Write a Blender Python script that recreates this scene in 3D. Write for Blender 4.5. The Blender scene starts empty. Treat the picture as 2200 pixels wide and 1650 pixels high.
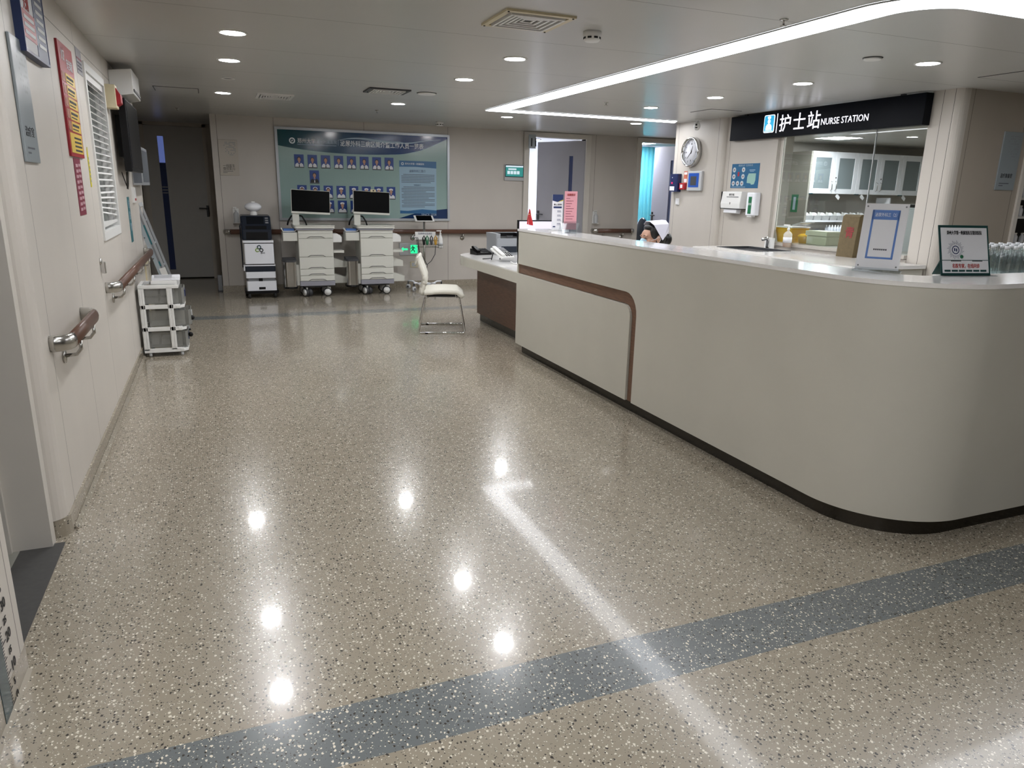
import bpy, math, random
from mathutils import Vector, Matrix
random.seed(7)
C = bpy.context.scene.collection
sc = bpy.context.scene
PI = math.pi

# ---------------------------------------------------------------- camera, world, exposure
def make_camera():
    f, yaw, pitch, roll = 1542.31284, 3.87128402e-01, 2.62688240e-01, -2.09881508e-02
    cy, sy, cp, sp = math.cos(yaw), math.sin(yaw), math.cos(pitch), math.sin(pitch)
    fw = Vector((sy*cp, cy*cp, -sp)); r = Vector((cy, -sy, 0)); d = fw.cross(r)
    cr, sr = math.cos(roll), math.sin(roll)
    right = cr*r + sr*d; down = -sr*r + cr*d
    m = Matrix((right, -down, -fw)).transposed().to_4x4()
    m.translation = (0, 0, 1.51)
    cam = bpy.data.cameras.new('camera'); cam.sensor_width = 36; cam.lens = 36*f/2200
    cam.clip_start = 0.05; cam.clip_end = 100
    o = bpy.data.objects.new('camera', cam); C.objects.link(o); o.matrix_world = m
    sc.camera = o
make_camera()
w = bpy.data.worlds.new('world'); sc.world = w; w.use_nodes = True
w.node_tree.nodes['Background'].inputs[0].default_value = (0.75, 0.82, 1, 1)
w.node_tree.nodes['Background'].inputs[1].default_value = 0.25
sc.view_settings.view_transform = 'Standard'; sc.view_settings.look = 'None'
sc.view_settings.gamma = 1; sc.view_settings.use_curve_mapping = False
sc.view_settings.exposure = 1.7
LAMP = 88.0      # downlight diffuser
STRIP = 2.4      # ceiling light strip
CEIL = 2.44

# ---------------------------------------------------------------- helpers
def lin(h):
    if not isinstance(h, str): return tuple(h) + (1,)
    v = [int(h[i:i+2], 16)/255 for i in (0, 2, 4)]
    return tuple(c/12.92 if c <= .04045 else ((c+.055)/1.055)**2.4 for c in v) + (1,)
def mat(name, col, rough=.5, metal=0, emit=None, es=0, var=0, scale=20, bump=0, spec=.5, coat=0, stretch=None):
    m = bpy.data.materials.new(name); m.use_nodes = True; nt = m.node_tree; b = nt.nodes['Principled BSDF']
    b.inputs['Base Color'].default_value = lin(col); b.inputs['Roughness'].default_value = rough
    b.inputs['Metallic'].default_value = metal; b.inputs['Specular IOR Level'].default_value = spec
    b.inputs['Coat Weight'].default_value = coat; b.inputs['Coat Roughness'].default_value = .05
    if emit: b.inputs['Emission Color'].default_value = lin(emit); b.inputs['Emission Strength'].default_value = es
    if var or bump:
        tc = nt.nodes.new('ShaderNodeTexCoord'); mp = nt.nodes.new('ShaderNodeMapping')
        nt.links.new(tc.outputs['Object'], mp.inputs[0])
        if stretch: mp.inputs['Scale'].default_value = stretch
        n = nt.nodes.new('ShaderNodeTexNoise'); n.inputs['Scale'].default_value = scale; n.inputs['Detail'].default_value = 4
        nt.links.new(mp.outputs[0], n.inputs['Vector'])
        if var:
            r = nt.nodes.new('ShaderNodeValToRGB'); c = lin(col)
            r.color_ramp.elements[0].position = .3; r.color_ramp.elements[1].position = .7
            r.color_ramp.elements[0].color = tuple(x*(1-var) for x in c[:3]) + (1,)
            r.color_ramp.elements[1].color = tuple(min(1, x*(1+var)) for x in c[:3]) + (1,)
            nt.links.new(n.outputs['Fac'], r.inputs[0]); nt.links.new(r.outputs[0], b.inputs['Base Color'])
        if bump:
            bp = nt.nodes.new('ShaderNodeBump'); bp.inputs['Strength'].default_value = bump; bp.inputs['Distance'].default_value = .002
            nt.links.new(n.outputs['Fac'], bp.inputs['Height']); nt.links.new(bp.outputs[0], b.inputs['Normal'])
    return m
def glass(name, tint=(1, 1, 1), fac=.08, rough=0.0):
    m = bpy.data.materials.new(name); m.use_nodes = True; nt = m.node_tree; nt.nodes.clear()
    o = nt.nodes.new('ShaderNodeOutputMaterial'); mx = nt.nodes.new('ShaderNodeMixShader')
    t = nt.nodes.new('ShaderNodeBsdfTransparent'); g = nt.nodes.new('ShaderNodeBsdfGlossy')
    t.inputs[0].default_value = tuple(tint) + (1,); g.inputs['Roughness'].default_value = rough
    lw = nt.nodes.new('ShaderNodeLayerWeight'); lw.inputs[0].default_value = .3
    mr = nt.nodes.new('ShaderNodeMapRange'); mr.inputs['To Min'].default_value = fac; mr.inputs['To Max'].default_value = .8
    nt.links.new(lw.outputs['Facing'], mr.inputs[0])
    pw = nt.nodes.new('ShaderNodeMath'); pw.operation = 'POWER'; pw.inputs[1].default_value = 1.6
    nt.links.new(mr.outputs[0], pw.inputs[0]); nt.links.new(pw.outputs[0], mx.inputs[0])
    nt.links.new(t.outputs[0], mx.inputs[1]); nt.links.new(g.outputs[0], mx.inputs[2]); nt.links.new(mx.outputs[0], o.inputs[0])
    return m
class MB:
    def __init__(s): s.v = []; s.f = []; s.m = []; s.mi = 0; s.sm = []; s.smooth = False
    def add(s, vs, fs):
        b = len(s.v); s.v += [tuple(v) for v in vs]
        for f in fs: s.f.append([i+b for i in f]); s.m.append(s.mi); s.sm.append(s.smooth)
        return s
    def box(s, x0, x1, y0, y1, z0, z1, M=None):
        vs = [Vector((x, y, z)) for z in (z0, z1) for y in (y0, y1) for x in (x0, x1)]
        if M: vs = [M @ v for v in vs]
        return s.add(vs, [(0,2,3,1), (4,5,7,6), (0,1,5,4), (2,6,7,3), (0,4,6,2), (1,3,7,5)])
    def cbox(s, x0, x1, y0, y1, z0, z1, r=.01, M=None):
        """box whose vertical outline (seen from above) has rounded corners and slightly eased top"""
        return s.prism(rrect(x0, x1, y0, y1, r), z0, z1, M)
    def prism(s, pts, z0, z1, M=None):
        n = len(pts); vs = [Vector((p[0], p[1], z)) for z in (z0, z1) for p in pts]
        if M: vs = [M @ v for v in vs]
        return s.add(vs, [tuple(range(n))[::-1], tuple(range(n, 2*n))] + [(i, (i+1) % n, n+(i+1) % n, n+i) for i in range(n)])
    def prismY(s, pts, y0, y1):      # pts in XZ
        return s.prism(pts, 0, 1, Matrix(((1,0,0,0), (0,0,y1-y0,y0), (0,1,0,0), (0,0,0,1))))
    def prismX(s, pts, x0, x1):      # pts in YZ
        return s.prism(pts, 0, 1, Matrix(((0,0,x1-x0,x0), (1,0,0,0), (0,1,0,0), (0,0,0,1))))
    def flat(s, pts, y):             # polygon in XZ facing -Y
        return s.add([(p[0], y, p[1]) for p in pts], [tuple(range(len(pts)))])
    def tube(s, pts, r, n=10, close=False, cap=True):
        pts = [Vector(p) for p in pts]; k = len(pts); rr = r if isinstance(r, (list, tuple)) else [r]*k
        vs = []; up = None
        for i, p in enumerate(pts):
            a = pts[(i-1) % k] if (i > 0 or close) else p; b = pts[(i+1) % k] if (i < k-1 or close) else p
            d = (b-a).normalized()
            if up is None: up = d.orthogonal().normalized()
            u = (up - up.dot(d)*d)
            u = u.normalized() if u.length > 1e-6 else d.orthogonal().normalized()
            up = u; w_ = d.cross(u)
            vs += [p + rr[i]*(math.cos(2*PI*j/n)*u + math.sin(2*PI*j/n)*w_) for j in range(n)]
        fs = []
        for i in range(k if close else k-1):
            q = (i+1) % k
            fs += [(i*n+j, i*n+(j+1) % n, q*n+(j+1) % n, q*n+j) for j in range(n)]
        if cap and not close: fs += [tuple(range(n))[::-1], tuple(range((k-1)*n, k*n))]
        o = s.smooth; s.smooth = True; s.add(vs, fs); s.smooth = o; return s
    def cyl(s, a, b, r, n=16, r2=None):
        return s.tube([a, b], [r, r if r2 is None else r2], n)
    def lathe(s, prof, n=20, M=None, axis='z', ring=False):
        vs = []
        for r, z in prof:
            for j in range(n):
                a = 2*PI*j/n; p = Vector((r*math.cos(a), r*math.sin(a), z))
                if axis == 'y': p = Vector((p.x, -p.z, p.y))
                if axis == 'x': p = Vector((p.z, p.y, p.x))
                vs.append(M @ p if M else p)
        k = len(prof)
        fs = [(i*n+j, i*n+(j+1) % n, (i+1)*n+(j+1) % n, (i+1)*n+j) for i in range(k-1) for j in range(n)]
        if not ring: fs += [tuple(range(n))[::-1], tuple(range((k-1)*n, k*n))]
        o = s.smooth; s.smooth = True; s.add(vs, fs); s.smooth = o; return s
    def ell(s, c, r, n=20, m=12, M=None):
        c = Vector(c); vs = []; fs = []
        for i in range(m+1):
            t = PI*i/m
            for j in range(n):
                a = 2*PI*j/n
                p = Vector((r[0]*math.sin(t)*math.cos(a), r[1]*math.sin(t)*math.sin(a), r[2]*math.cos(t)))
                if M: p = M.to_3x3() @ p
                vs.append(c+p)
        for i in range(m): fs += [(i*n+j, i*n+(j+1) % n, (i+1)*n+(j+1) % n, (i+1)*n+j)[::-1] for j in range(n)]
        o = s.smooth; s.smooth = True; s.add(vs, fs); s.smooth = o; return s
    def build(s, name, mats, parent=None, loc=None, bevel=0, auto=False):
        me = bpy.data.meshes.new(name); me.from_pydata(s.v, [], s.f)
        mats = mats if isinstance(mats, (list, tuple)) else [mats]
        for q in mats: me.materials.append(q)
        me.polygons.foreach_set('material_index', s.m); me.polygons.foreach_set('use_smooth', s.sm)
        import bmesh
        bm = bmesh.new(); bm.from_mesh(me); bmesh.ops.recalc_face_normals(bm, faces=bm.faces); bm.to_mesh(me); bm.free()
        if auto:
            me.polygons.foreach_set('use_smooth', [True]*len(me.polygons)); me.set_sharp_from_angle(angle=.6)
        me.update()
        o = bpy.data.objects.new(name, me); C.objects.link(o)
        if parent: o.parent = parent
        if loc: o.location = loc
        if bevel:
            b = o.modifiers.new('b', 'BEVEL'); b.width = bevel; b.segments = 2; b.limit_method = 'ANGLE'; b.angle_limit = .7
        return o
def rrect(x0, x1, y0, y1, r, k=4):
    pts = []
    for cx, cy, a0 in ((x1-r, y0+r, -90), (x1-r, y1-r, 0), (x0+r, y1-r, 90), (x0+r, y0+r, 180)):
        for i in range(k+1):
            a = math.radians(a0 + 90*i/k); pts.append((cx+r*math.cos(a), cy+r*math.sin(a)))
    return pts
def arc(cx, cy, r, a0, a1, k=10):
    return [(cx+r*math.cos(math.radians(a0+(a1-a0)*i/k)), cy+r*math.sin(math.radians(a0+(a1-a0)*i/k))) for i in range(k+1)]
def thing(name, label, cat, loc=(0, 0, 0), rz=0, group=None):
    o = bpy.data.objects.new(name, None); C.objects.link(o); o.location = loc; o.rotation_euler = (0, 0, math.radians(rz))
    o.empty_display_size = .1; tag(o, label, cat, group); return o
def tag(o, label, cat, group=None):
    o['label'] = label; o['category'] = cat
    if group: o['group'] = group
    return o
def struct(o): o['kind'] = 'structure'; return o
def dup(root, loc=None, rz=None, label=None, group=None):
    def cp(o, par):
        c = o.copy(); C.objects.link(c); c.parent = par
        for ch in KIDS.get(o.name) or [x for x in o.children]: cp(ch, c)
        return c
    r = cp(root, None)
    if loc: r.location = loc
    if rz is not None: r.rotation_euler = (0, 0, math.radians(rz))
    if label: r['label'] = label
    if group: r['group'] = group
    return r
KIDS = {}
def letters(name, s, size, x, y, z, m, parent, width=None, align='LEFT', bold=0, thick=.0006, M=None):
    """lettering as a mesh in the local XZ plane, facing -Y; x,z = baseline point"""
    cu = bpy.data.curves.new('t', 'FONT'); cu.body = s; cu.size = size; cu.align_x = align; cu.offset = bold; cu.extrude = thick
    cu.resolution_u = 2
    t = bpy.data.objects.new('t', cu); C.objects.link(t)
    bpy.context.view_layer.update()
    me = bpy.data.meshes.new_from_object(t.evaluated_get(bpy.context.evaluated_depsgraph_get()))
    bpy.data.objects.remove(t); bpy.data.curves.remove(cu)
    xs = [v.co.x for v in me.vertices] or [0]
    k = 1
    if width and max(xs) > min(xs): k = width/(max(xs)-min(xs))
    for v in me.vertices: v.co = Vector((v.co.x*k, -v.co.z, v.co.y))
    if M:
        for v in me.vertices: v.co = M @ v.co
    me.materials.clear(); me.materials.append(m)
    me.name = name
    o = bpy.data.objects.new(name, me); C.objects.link(o); o.parent = parent; o.location = (x, y, z)
    return o

# ---------------------------------------------------------------- materials
def seam_wall(name, col, axis, pos, zlines=(), wd=.004, var=.05, rough=.42):
    """laminate wall panels: faint mottling, thin dark joints at the given coordinates"""
    m = mat(name, col, rough, var=var, scale=1.6, stretch=(1, 1, .35)); nt = m.node_tree
    b = nt.nodes['Principled BSDF']; src = b.inputs['Base Color'].links[0].from_socket
    tc = nt.nodes.new('ShaderNodeTexCoord'); sp = nt.nodes.new('ShaderNodeSeparateXYZ'); nt.links.new(tc.outputs['Object'], sp.inputs[0])
    def mth(op, a, b_):
        n = nt.nodes.new('ShaderNodeMath'); n.operation = op
        for i, q in enumerate((a, b_)):
            if q is None: continue
            if isinstance(q, (int, float)): n.inputs[i].default_value = q
            else: nt.links.new(q, n.inputs[i])
        return n.outputs[0]
    tot = None
    for ax, ps in ((axis, pos), ('Z', zlines)):
        for p in ps:
            q = mth('LESS_THAN', mth('ABSOLUTE', mth('SUBTRACT', sp.outputs[ax], p), None), wd/2)
            tot = q if tot is None else mth('MAXIMUM', tot, q)
    if tot is not None:
        mx = nt.nodes.new('ShaderNodeMix'); mx.data_type = 'RGBA'
        nt.links.new(tot, mx.inputs[0]); nt.links.new(src, mx.inputs[6]); mx.inputs[7].default_value = lin('2e2a26')
        nt.links.new(mx.outputs[2], b.inputs['Base Color'])
    return m
def floor_mat(name='speckled rubber floor', dim='2D'):
    m = bpy.data.materials.new(name); m.use_nodes = True; nt = m.node_tree; b = nt.nodes['Principled BSDF']
    L = nt.links.new; N = nt.nodes.new
    tc = N('ShaderNodeTexCoord'); sp = N('ShaderNodeSeparateXYZ'); L(tc.outputs['Object'], sp.inputs[0])
    def mth(op, a, b_=None, c_=None):
        n = N('ShaderNodeMath'); n.operation = op
        for i, q in enumerate((a, b_, c_)):
            if q is None: continue
            if isinstance(q, (int, float)): n.inputs[i].default_value = q
            else: L(q, n.inputs[i])
        return n.outputs[0]
    def mix(f, a, c):
        x = N('ShaderNodeMix'); x.data_type = 'RGBA'; L(f, x.inputs[0])
        for i, q in ((6, a), (7, c)):
            if isinstance(q, tuple): x.inputs[i].default_value = q
            else: L(q, x.inputs[i])
        return x.outputs[2]
    def band(lo, hi): return mth('MULTIPLY', mth('GREATER_THAN', sp.outputs['Y'], lo), mth('LESS_THAN', sp.outputs['Y'], hi))
    strip = mth('MAXIMUM', band(1.65, 1.885), band(8.93, 9.16))
    n = N('ShaderNodeTexNoise'); n.inputs['Scale'].default_value = 1.2; n.inputs['Detail'].default_value = 3; L(tc.outputs['Object'], n.inputs['Vector'])
    base = mix(n.outputs['Fac'], lin('918878'), lin('9c9384'))
    base = mix(strip, base, lin('6a6f70'))
    cur = base
    for k, (scale, thr, dark, light, off) in enumerate(((88, .30, '37342f', 'ddd5c5', 0), (135, .27, '4a463f', 'e2dccd', 31))):
        mp = N('ShaderNodeMapping'); mp.inputs['Location'].default_value = (off, off*.7, 0)
        mp.inputs['Scale'].default_value = (1, 1.25 if k else .8, 1); mp.inputs['Rotation'].default_value = (0, 0, .6*k)
        nz = N('ShaderNodeTexNoise'); nz.inputs['Scale'].default_value = 90; L(tc.outputs['Object'], nz.inputs['Vector'])
        ad = N('ShaderNodeVectorMath'); ad.operation = 'MULTIPLY_ADD'; L(nz.outputs['Color'], ad.inputs[0]); ad.inputs[1].default_value = (.008,)*3; L(tc.outputs['Object'], ad.inputs[2])
        L(ad.outputs[0], mp.inputs[0])
        v = N('ShaderNodeTexVoronoi'); v.voronoi_dimensions = dim; v.inputs['Scale'].default_value = scale; L(mp.outputs[0], v.inputs['Vector'])
        sc_ = N('ShaderNodeSeparateColor'); L(v.outputs['Color'], sc_.inputs[0])
        rad = mth('MULTIPLY', sc_.outputs[2], thr)
        chip = mth('LESS_THAN', v.outputs['Distance'], mth('ADD', rad, .06))
        on_d = mth('MULTIPLY', chip, mth('GREATER_THAN', sc_.outputs[0], .86 if k else .76))
        on_l = mth('MULTIPLY', chip, mth('LESS_THAN', sc_.outputs[0], .16 if k else .24))
        cur = mix(on_d, cur, lin(dark)); cur = mix(on_l, cur, lin(light))
    L(cur, b.inputs['Base Color'])
    b.inputs['Roughness'].default_value = .23; b.inputs['Specular IOR Level'].default_value = .5; b.inputs['Coat Weight'].default_value = .38; b.inputs['Coat Roughness'].default_value = .06; b.inputs['Coat IOR'].default_value = 1.45
    n2 = N('ShaderNodeTexNoise'); n2.inputs['Scale'].default_value = 7; n2.inputs['Detail'].default_value = 2; L(tc.outputs['Object'], n2.inputs['Vector'])
    bp = N('ShaderNodeBump'); bp.inputs['Strength'].default_value = .12; bp.inputs['Distance'].default_value = .004
    L(n2.outputs['Fac'], bp.inputs['Height']); L(bp.outputs[0], b.inputs['Normal'])
    return m
def ceil_mat():
    m = seam_wall('ceiling panels', 'bebdba', 'Y', [3.46+1.165*i for i in range(-7, 9)], wd=.005, var=.015, rough=.3)
    nt = m.node_tree; b = nt.nodes['Principled BSDF']; b.inputs['Metallic'].default_value = .05
    return m
WALLC = 'cbc5bd'
M_ = dict(
 floor=floor_mat(), ceil=ceil_mat(),
 wl=seam_wall('left wall panels', WALLC, 'Y', (2.356, 3.6, 4.47, 5.31, 6.56, 7.6), (2.3,)),
 wb=seam_wall('back wall panels', 'c0bab3', 'X', (.103, .854, 2.125, 3.412, 4.676, 5.99, 6.81)),
 wr=seam_wall('right wall panels', 'bdb7af', 'Y', (8.72, 7.855, 7.68, 4.836, 4.728)),
 wf=seam_wall('front wall panels', 'a39a8e', 'X', (6.15, 6.85)),
 wd=mat('dim corridor wall', 'bdb6ac', .5, var=.05, scale=2),
 inner=mat('inner room wall', 'b4b0a8', .5, var=.03, scale=2),
 skirt=floor_mat('speckled skirting', '3D'),
 frame=mat('grey metal door frame', 'cdc8c0', .35, var=.03, scale=3),
 door=mat('grey door leaf', 'a09fa5', .4, var=.03, scale=2),
 dooredge=mat('brown door leaf', '6a4a1e', .45, var=.1, scale=5),
 cream=mat('cream lacquer', 'c0bdb2', .33, var=.025, scale=3, coat=.15),
 quartz=mat('white quartz top', 'e6e4e2', .12, var=.02, scale=40, coat=.3),
 wood=mat('brown wood laminate', '644a3b', .4, var=.22, scale=9, stretch=(1, 1, 9)),
 woodh=mat('brown wood laminate along', '6a4e3d', .4, var=.22, scale=9, stretch=(9, 1, 9)),
 kick=mat('dark steel kickplate', '4a4742', .18, metal=.9),
 rail=mat('brown handrail vinyl', '604437', .35, var=.15, scale=30, stretch=(8, 1, 8)),
 steel=mat('brushed steel', 'bdbbb7', .22, metal=1),
 chrome=mat('chrome', 'd5d5d5', .08, metal=1),
 white=mat('white plastic', 'e3e3e1', .35), whitegloss=mat('white enamel', 'e8eaf0', .2),
 cartw=mat('cart ivory plastic', 'd0d0c8', .4), cartg=mat('cart grey plastic', '8e8e97', .4),
 cartline=mat('cart groove grey', '5d5d5a', .5),
 black=mat('black plastic', '08080a', .4, spec=.25), blackgloss=mat('black screen glass', '020203', .35, spec=.06),
 navy=mat('navy plastic', '141d2b', .3), tvscreen=mat('dark tv screen', '14171c', .25, spec=.2),
 grey=mat('mid grey plastic', '808286', .4), lgrey=mat('light grey plastic', 'b5b7b9', .4),
 dgrey=mat('dark grey plastic', '3a3b3e', .45),
 red=mat('red paint', 'a3202a', .4), signred=mat('poster red', '9e1f2c', .35), yellow=mat('yellow plastic', 'd4a415', .35),
 pyellow=mat('poster yellow', 'd9b94f', .4), maroon=mat('maroon vinyl', '7a2239', .45), stickery=mat('yellow sticker', 'cfc42c', .5),
 teal=mat('teal sticker', '2b6a72', .45), blue=mat('sign blue', '4a74b8', .35), navyp=mat('poster navy', '23335e', .4),
 pblue=mat('notice blue', '1d5d86', .4), green=mat('green vinyl', '1d6b45', .4), dgreen=mat('dark green card', '17403f', .4),
 paper=mat('white paper', 'dedfe3', .6), pink=mat('pink card', 'd99aa3', .6), kraft=mat('brown kraft paper', '5f5136', .7, var=.12, scale=30),
 ink=mat('black ink', '16161a', .6), inkg=mat('grey ink', '50525a', .6), inkr=mat('red ink', 'a02a22', .6), inkw=mat('white ink', 'e6ecf0', .5),
 skin=mat('skin', 'b58b75', .5), hair=mat('black hair', '0b0909', .35, var=.3, scale=60, stretch=(1, 1, 6)), lips=mat('brow and eye line', '1d1310', .6),
 mask=mat('pale blue mask', 'a9c9de', .7, bump=.2, scale=60), cap=mat('white nurse cap', 'dcdbe8', .7), coat=mat('white nurse coat', 'dcdce2', .75, bump=.3, scale=25),
 flagred=mat('red flag cloth', 'b5141c', .6), tan=mat('cream alarm box', 'cfc4a4', .4),
 chair=mat('white pleated seat cover', 'd6d3c8', .6, bump=.5, scale=18), signplate=mat('grey sign plate', '8f979b', .3),
 dkplate=mat('dark sign box', '04070f', .4, spec=.1), aqua=mat('turquoise curtain', '5fb9cc', .7), bluegrey=mat('blue grey glass', '33406b', .1),
 box=mat('pale green grey plastic', 'a9ab93', .45), beige=mat('cabinet side', '8f8c84', .45), slat=mat('white slat', 'd2d2cf', .4),
 rubber=mat('dark rubber', '1a1a1a', .7), thr=mat('dark grey threshold', '474645', .6, var=.1, scale=40), tile=mat('pale floor tile', '8f8f86', .3),
 unlit_dark=mat('near-black for unlit room', '20201f', .6), boardbg=mat('board pale teal', '96aeaa', .12), dkteal=mat('board dark teal', '103c46', .15), navyb=mat('board navy', '13305c', .15),  # near-black wall colour stands for the darkness of unlit rooms
 lblue=mat('info sheet pale blue', '93b0c4', .3), mblue=mat('info sheet blue', '255f8d', .3), pw=mat('swoosh', '9fb4c4', .3), portrait=mat('portrait blue', '1f3f86', .3),
 alu=mat('aluminium frame', 'b9bdc2', .3, metal=.5), amber=mat('amber liquid', 'c88d52', .3), screenblue=mat('blue lcd', '1d4aa0', .3, emit='1d4aa0', es=.05),
)
GL = glass('window glass', (.93, .96, .95), .06); ACR = glass('clear acrylic', (.9, .92, .93), .1, .05); BOT = glass('clear bottle glass', (.82, .86, .86), .12, .05)
FROST = mat('frosted drawer plastic', '989893', .5); FROST.node_tree.nodes['Principled BSDF'].inputs['Alpha'].default_value = .48
CABG = mat('greyish cabinet glass', '7d878b', .12)
E_LAMP = mat('lamp diffuser', 'ffffff', .5, emit=(.98, .985, 1), es=LAMP)
E_STRIP = mat('strip diffuser', 'ffffff', .5, emit=(.93, .95, 1), es=STRIP)
E_SIGN = mat('lit white lettering', 'ffffff', .5, emit=(.85, .85, 1), es=.5)
E_SIGNB = mat('lit cyan icon', '2a9fcc', .4, emit='2a9fcc', es=.3)
E_EXIT = mat('lit green exit sign', '28d68a', .4, emit='20d080', es=.5)
E_PANEL = mat('ceiling panel light', 'ffffff', .5, emit=(.95, .97, 1), es=24)
E_WARDFILL = mat('ward fill window', 'ffffff', .5, emit=(.62, .72, 1), es=4)  # glow of the unseen windows added to light the wards
E_SCR = mat('lit monitor', 'd8d3ea', .4, emit=(.75, .68, .9), es=.1)
E_TAB = mat('lit tablet teal', '2c8f8b', .3, emit='2c8f8b', es=.15)
E_TABW = mat('lit tablet white', 'cfe0ea', .3, emit='cfe0ea', es=.2)
E_RED = mat('lit red led', 'ff2050', .3, emit='ff2050', es=.6)

# ================================================================ SETTING
# floor
f = MB().box(-6, 15, -6, 17, -.1, 0).build('floor', M_['floor']); struct(f)
c = MB().box(-6, 15, -6, 17, CEIL, CEIL+.1).build('ceiling', M_['ceil']); struct(c)
XL = -.71
def coving(pts_mb, name):  # skirting helper
    return struct(pts_mb.build(name, M_['skirt']))
# left wall, near piece
XN = -.67
struct(MB().box(XN-.24, XN, -6, 2.405, 0, CEIL).build('wall_left', M_['wl']))
# left wall main, with a rounded end at the doorway, and the blind window cut out
r = .075
pts = [(-.91, 3.37)] + arc(XL-r, 3.37+r, r, -90, 0, 6)
b = MB(); b.prism(pts + [(XL, 5.57), (-.91, 5.57)], .085, CEIL)
b.box(-.91, XL, 5.57, 6.50, .085, 1.13).box(-.91, XL, 5.57, 6.50, 2.25, CEIL).box(-.91, XL, 6.50, 8.85, .085, CEIL)
struct(b.build('wall_left', M_['wl']))
struct(MB().box(-.91, XL, 2.405, 3.37, 2.2, CEIL).build('wall_left', M_['wl']))
b = MB(); b.prism([(-.91, 3.38)] + arc(XL-r+.012, 3.38+r, r, -90, 0, 6) + [(XL+.012, 8.86), (-.91, 8.86)], 0, .085)
b.prismY([(XL+.01, 0), (XL+.03, 0), (XL+.013, .018)], 3.46, 8.85)
coving(b, 'baseboard_left'); coving(MB().box(XN-.01, XN+.0012, -6, 2.407, 0, .09).prismY([(XN, 0), (XN+.012, 0), (XN, .012)], -6, 2.40), 'baseboard_left')
# doorway in the left wall
d = MB().box(-.90, -.755, 3.30, 3.362, 0, 2.2).box(-.93, -.90, 3.28, 3.35, 0, 2.2).box(-.9, -.755, 2.407, 2.45, 0, 2.2).box(-.9, -.755, 2.45, 3.30, 2.14, 2.2)
d = struct(d.build('door_1', M_['frame'])); o = MB().box(-1.62, -.935, 3.31, 3.35, .01, 2.13).build('door_leaf', M_['dooredge'], d)
struct(MB().box(-.875, -.715, 2.41, 3.33, 0, .004).build('trim_1', M_['thr']))
struct(MB().box(-3, -.875, 1, 4.5, 0, .004).build('floor_side_room', M_['tile']))
struct(MB().box(-3.2, -3, 1, 4.5, 0, CEIL).box(-3.2, -.91, 4.5, 4.6, 0, CEIL).box(-3.2, -.91, .9, 1, 0, CEIL).build('wall_side_room', M_['unlit_dark']))
# corridor beyond the left wall
struct(MB().box(-1.3, -1.03, 9.9, 13.1, 0, CEIL).box(-1.3, -1.0, 10.2, 10.28, 0, CEIL).build('wall_left_corridor', M_['wd']))
struct(MB().box(-3.5, -.91, 8.72, 8.85, 0, CEIL).box(-3.5, -1.3, 9.9, 10.0, 0, CEIL).box(-3.6, -3.5, 8.85, 10, 0, CEIL).build('wall_left_corridor', M_['wd']))
struct(MB().box(-1.3, -.985, 13.1, 13.3, 0, CEIL).box(-.06, .3, 13.1, 13.3, 0, CEIL).box(-.985, -.06, 13.1, 13.3, 2.40, CEIL).build('wall_corridor_end', M_['wd']))
# back wall with two doorways
b = MB()
for x0, x1, z0 in ((.024, 4.775, .1), (5.80, 6.87, .1), (7.72, 7.86, 0)): b.box(x0, x1, 11.2, 11.34, z0, CEIL)
for x0, x1 in ((4.775, 5.80), (6.87, 7.72)): b.box(x0, x1, 11.2, 11.34, 2.37, CEIL)
b.box(.024, .16, 11.34, 13.1, .1, CEIL)
struct(b.build('wall_back', M_['wb']))
coving(MB().box(.016, 4.69, 11.19, 11.34, 0, .1).box(5.90, 6.80, 11.19, 11.34, 0, .1).box(.016, .16, 11.34, 13.1, 0, .1), 'baseboard_back')
# right side: clock wall block, step, window wall, rounded pilaster
r = .07
b = MB(); b.prism([(6.1, 8.79), (5.93, 8.79)] + [(5.93, 7.80)] + arc(5.985-.0, 7.80, .055, 180, 270, 5)[1:] + [(5.985, 7.60), (5.985, 6.84), (6.1, 6.84)], 0, CEIL)
b.box(5.985, 6.1, 4.95, 6.84, 0, .96)
b.prism([(6.0, 4.95), (6.0, 4.66+r)] + arc(6.0+r, 4.66+r, r, 180, 270, 6)[1:] + [(6.1, 4.66), (6.1, 4.95)], 0, CEIL)
struct(b.build('wall_right', M_['wr']))
struct(MB().box(6.1, 6.965, 4.66, 4.80, 0, CEIL).box(6.965, 8.1, 4.66, 4.80, 2.2, CEIL).box(8.1, 15, 4.66, 4.8, 0, CEIL).build('wall_right_front', M_['wf']))
# treatment preparation room
struct(MB().box(6.1, 7.86, 8.65, 8.79, 0, CEIL).box(7.72, 7.86, 8.79, 11.2, 0, CEIL).box(7.86, 14, 10.48, 10.6, 0, CEIL).box(14, 14.1, 4.8, 10.6, 0, CEIL).build('wall_inner_room', M_['inner']))
# rooms behind the back wall
struct(MB().box(3.6, 3.7, 11.34, 15, 0, CEIL).box(6.3, 6.4, 11.34, 15, 0, CEIL).box(3.6, 6.4, 15, 15.1, 0, CEIL)
       .box(9.4, 9.5, 11.34, 15, 0, CEIL).box(6.4, 9.5, 15, 15.1, 0, CEIL).box(7.86, 9.5, 11.24, 11.34, 0, CEIL).build('wall_ward', M_['inner']))
struct(MB().box(-6, -5.9, -6, 9, 0, CEIL).box(-6, 15, -6, -5.9, 0, CEIL).box(10.9, 11, -6, 4.66, 0, CEIL).build('wall_behind_camera', M_['wf']))
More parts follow.
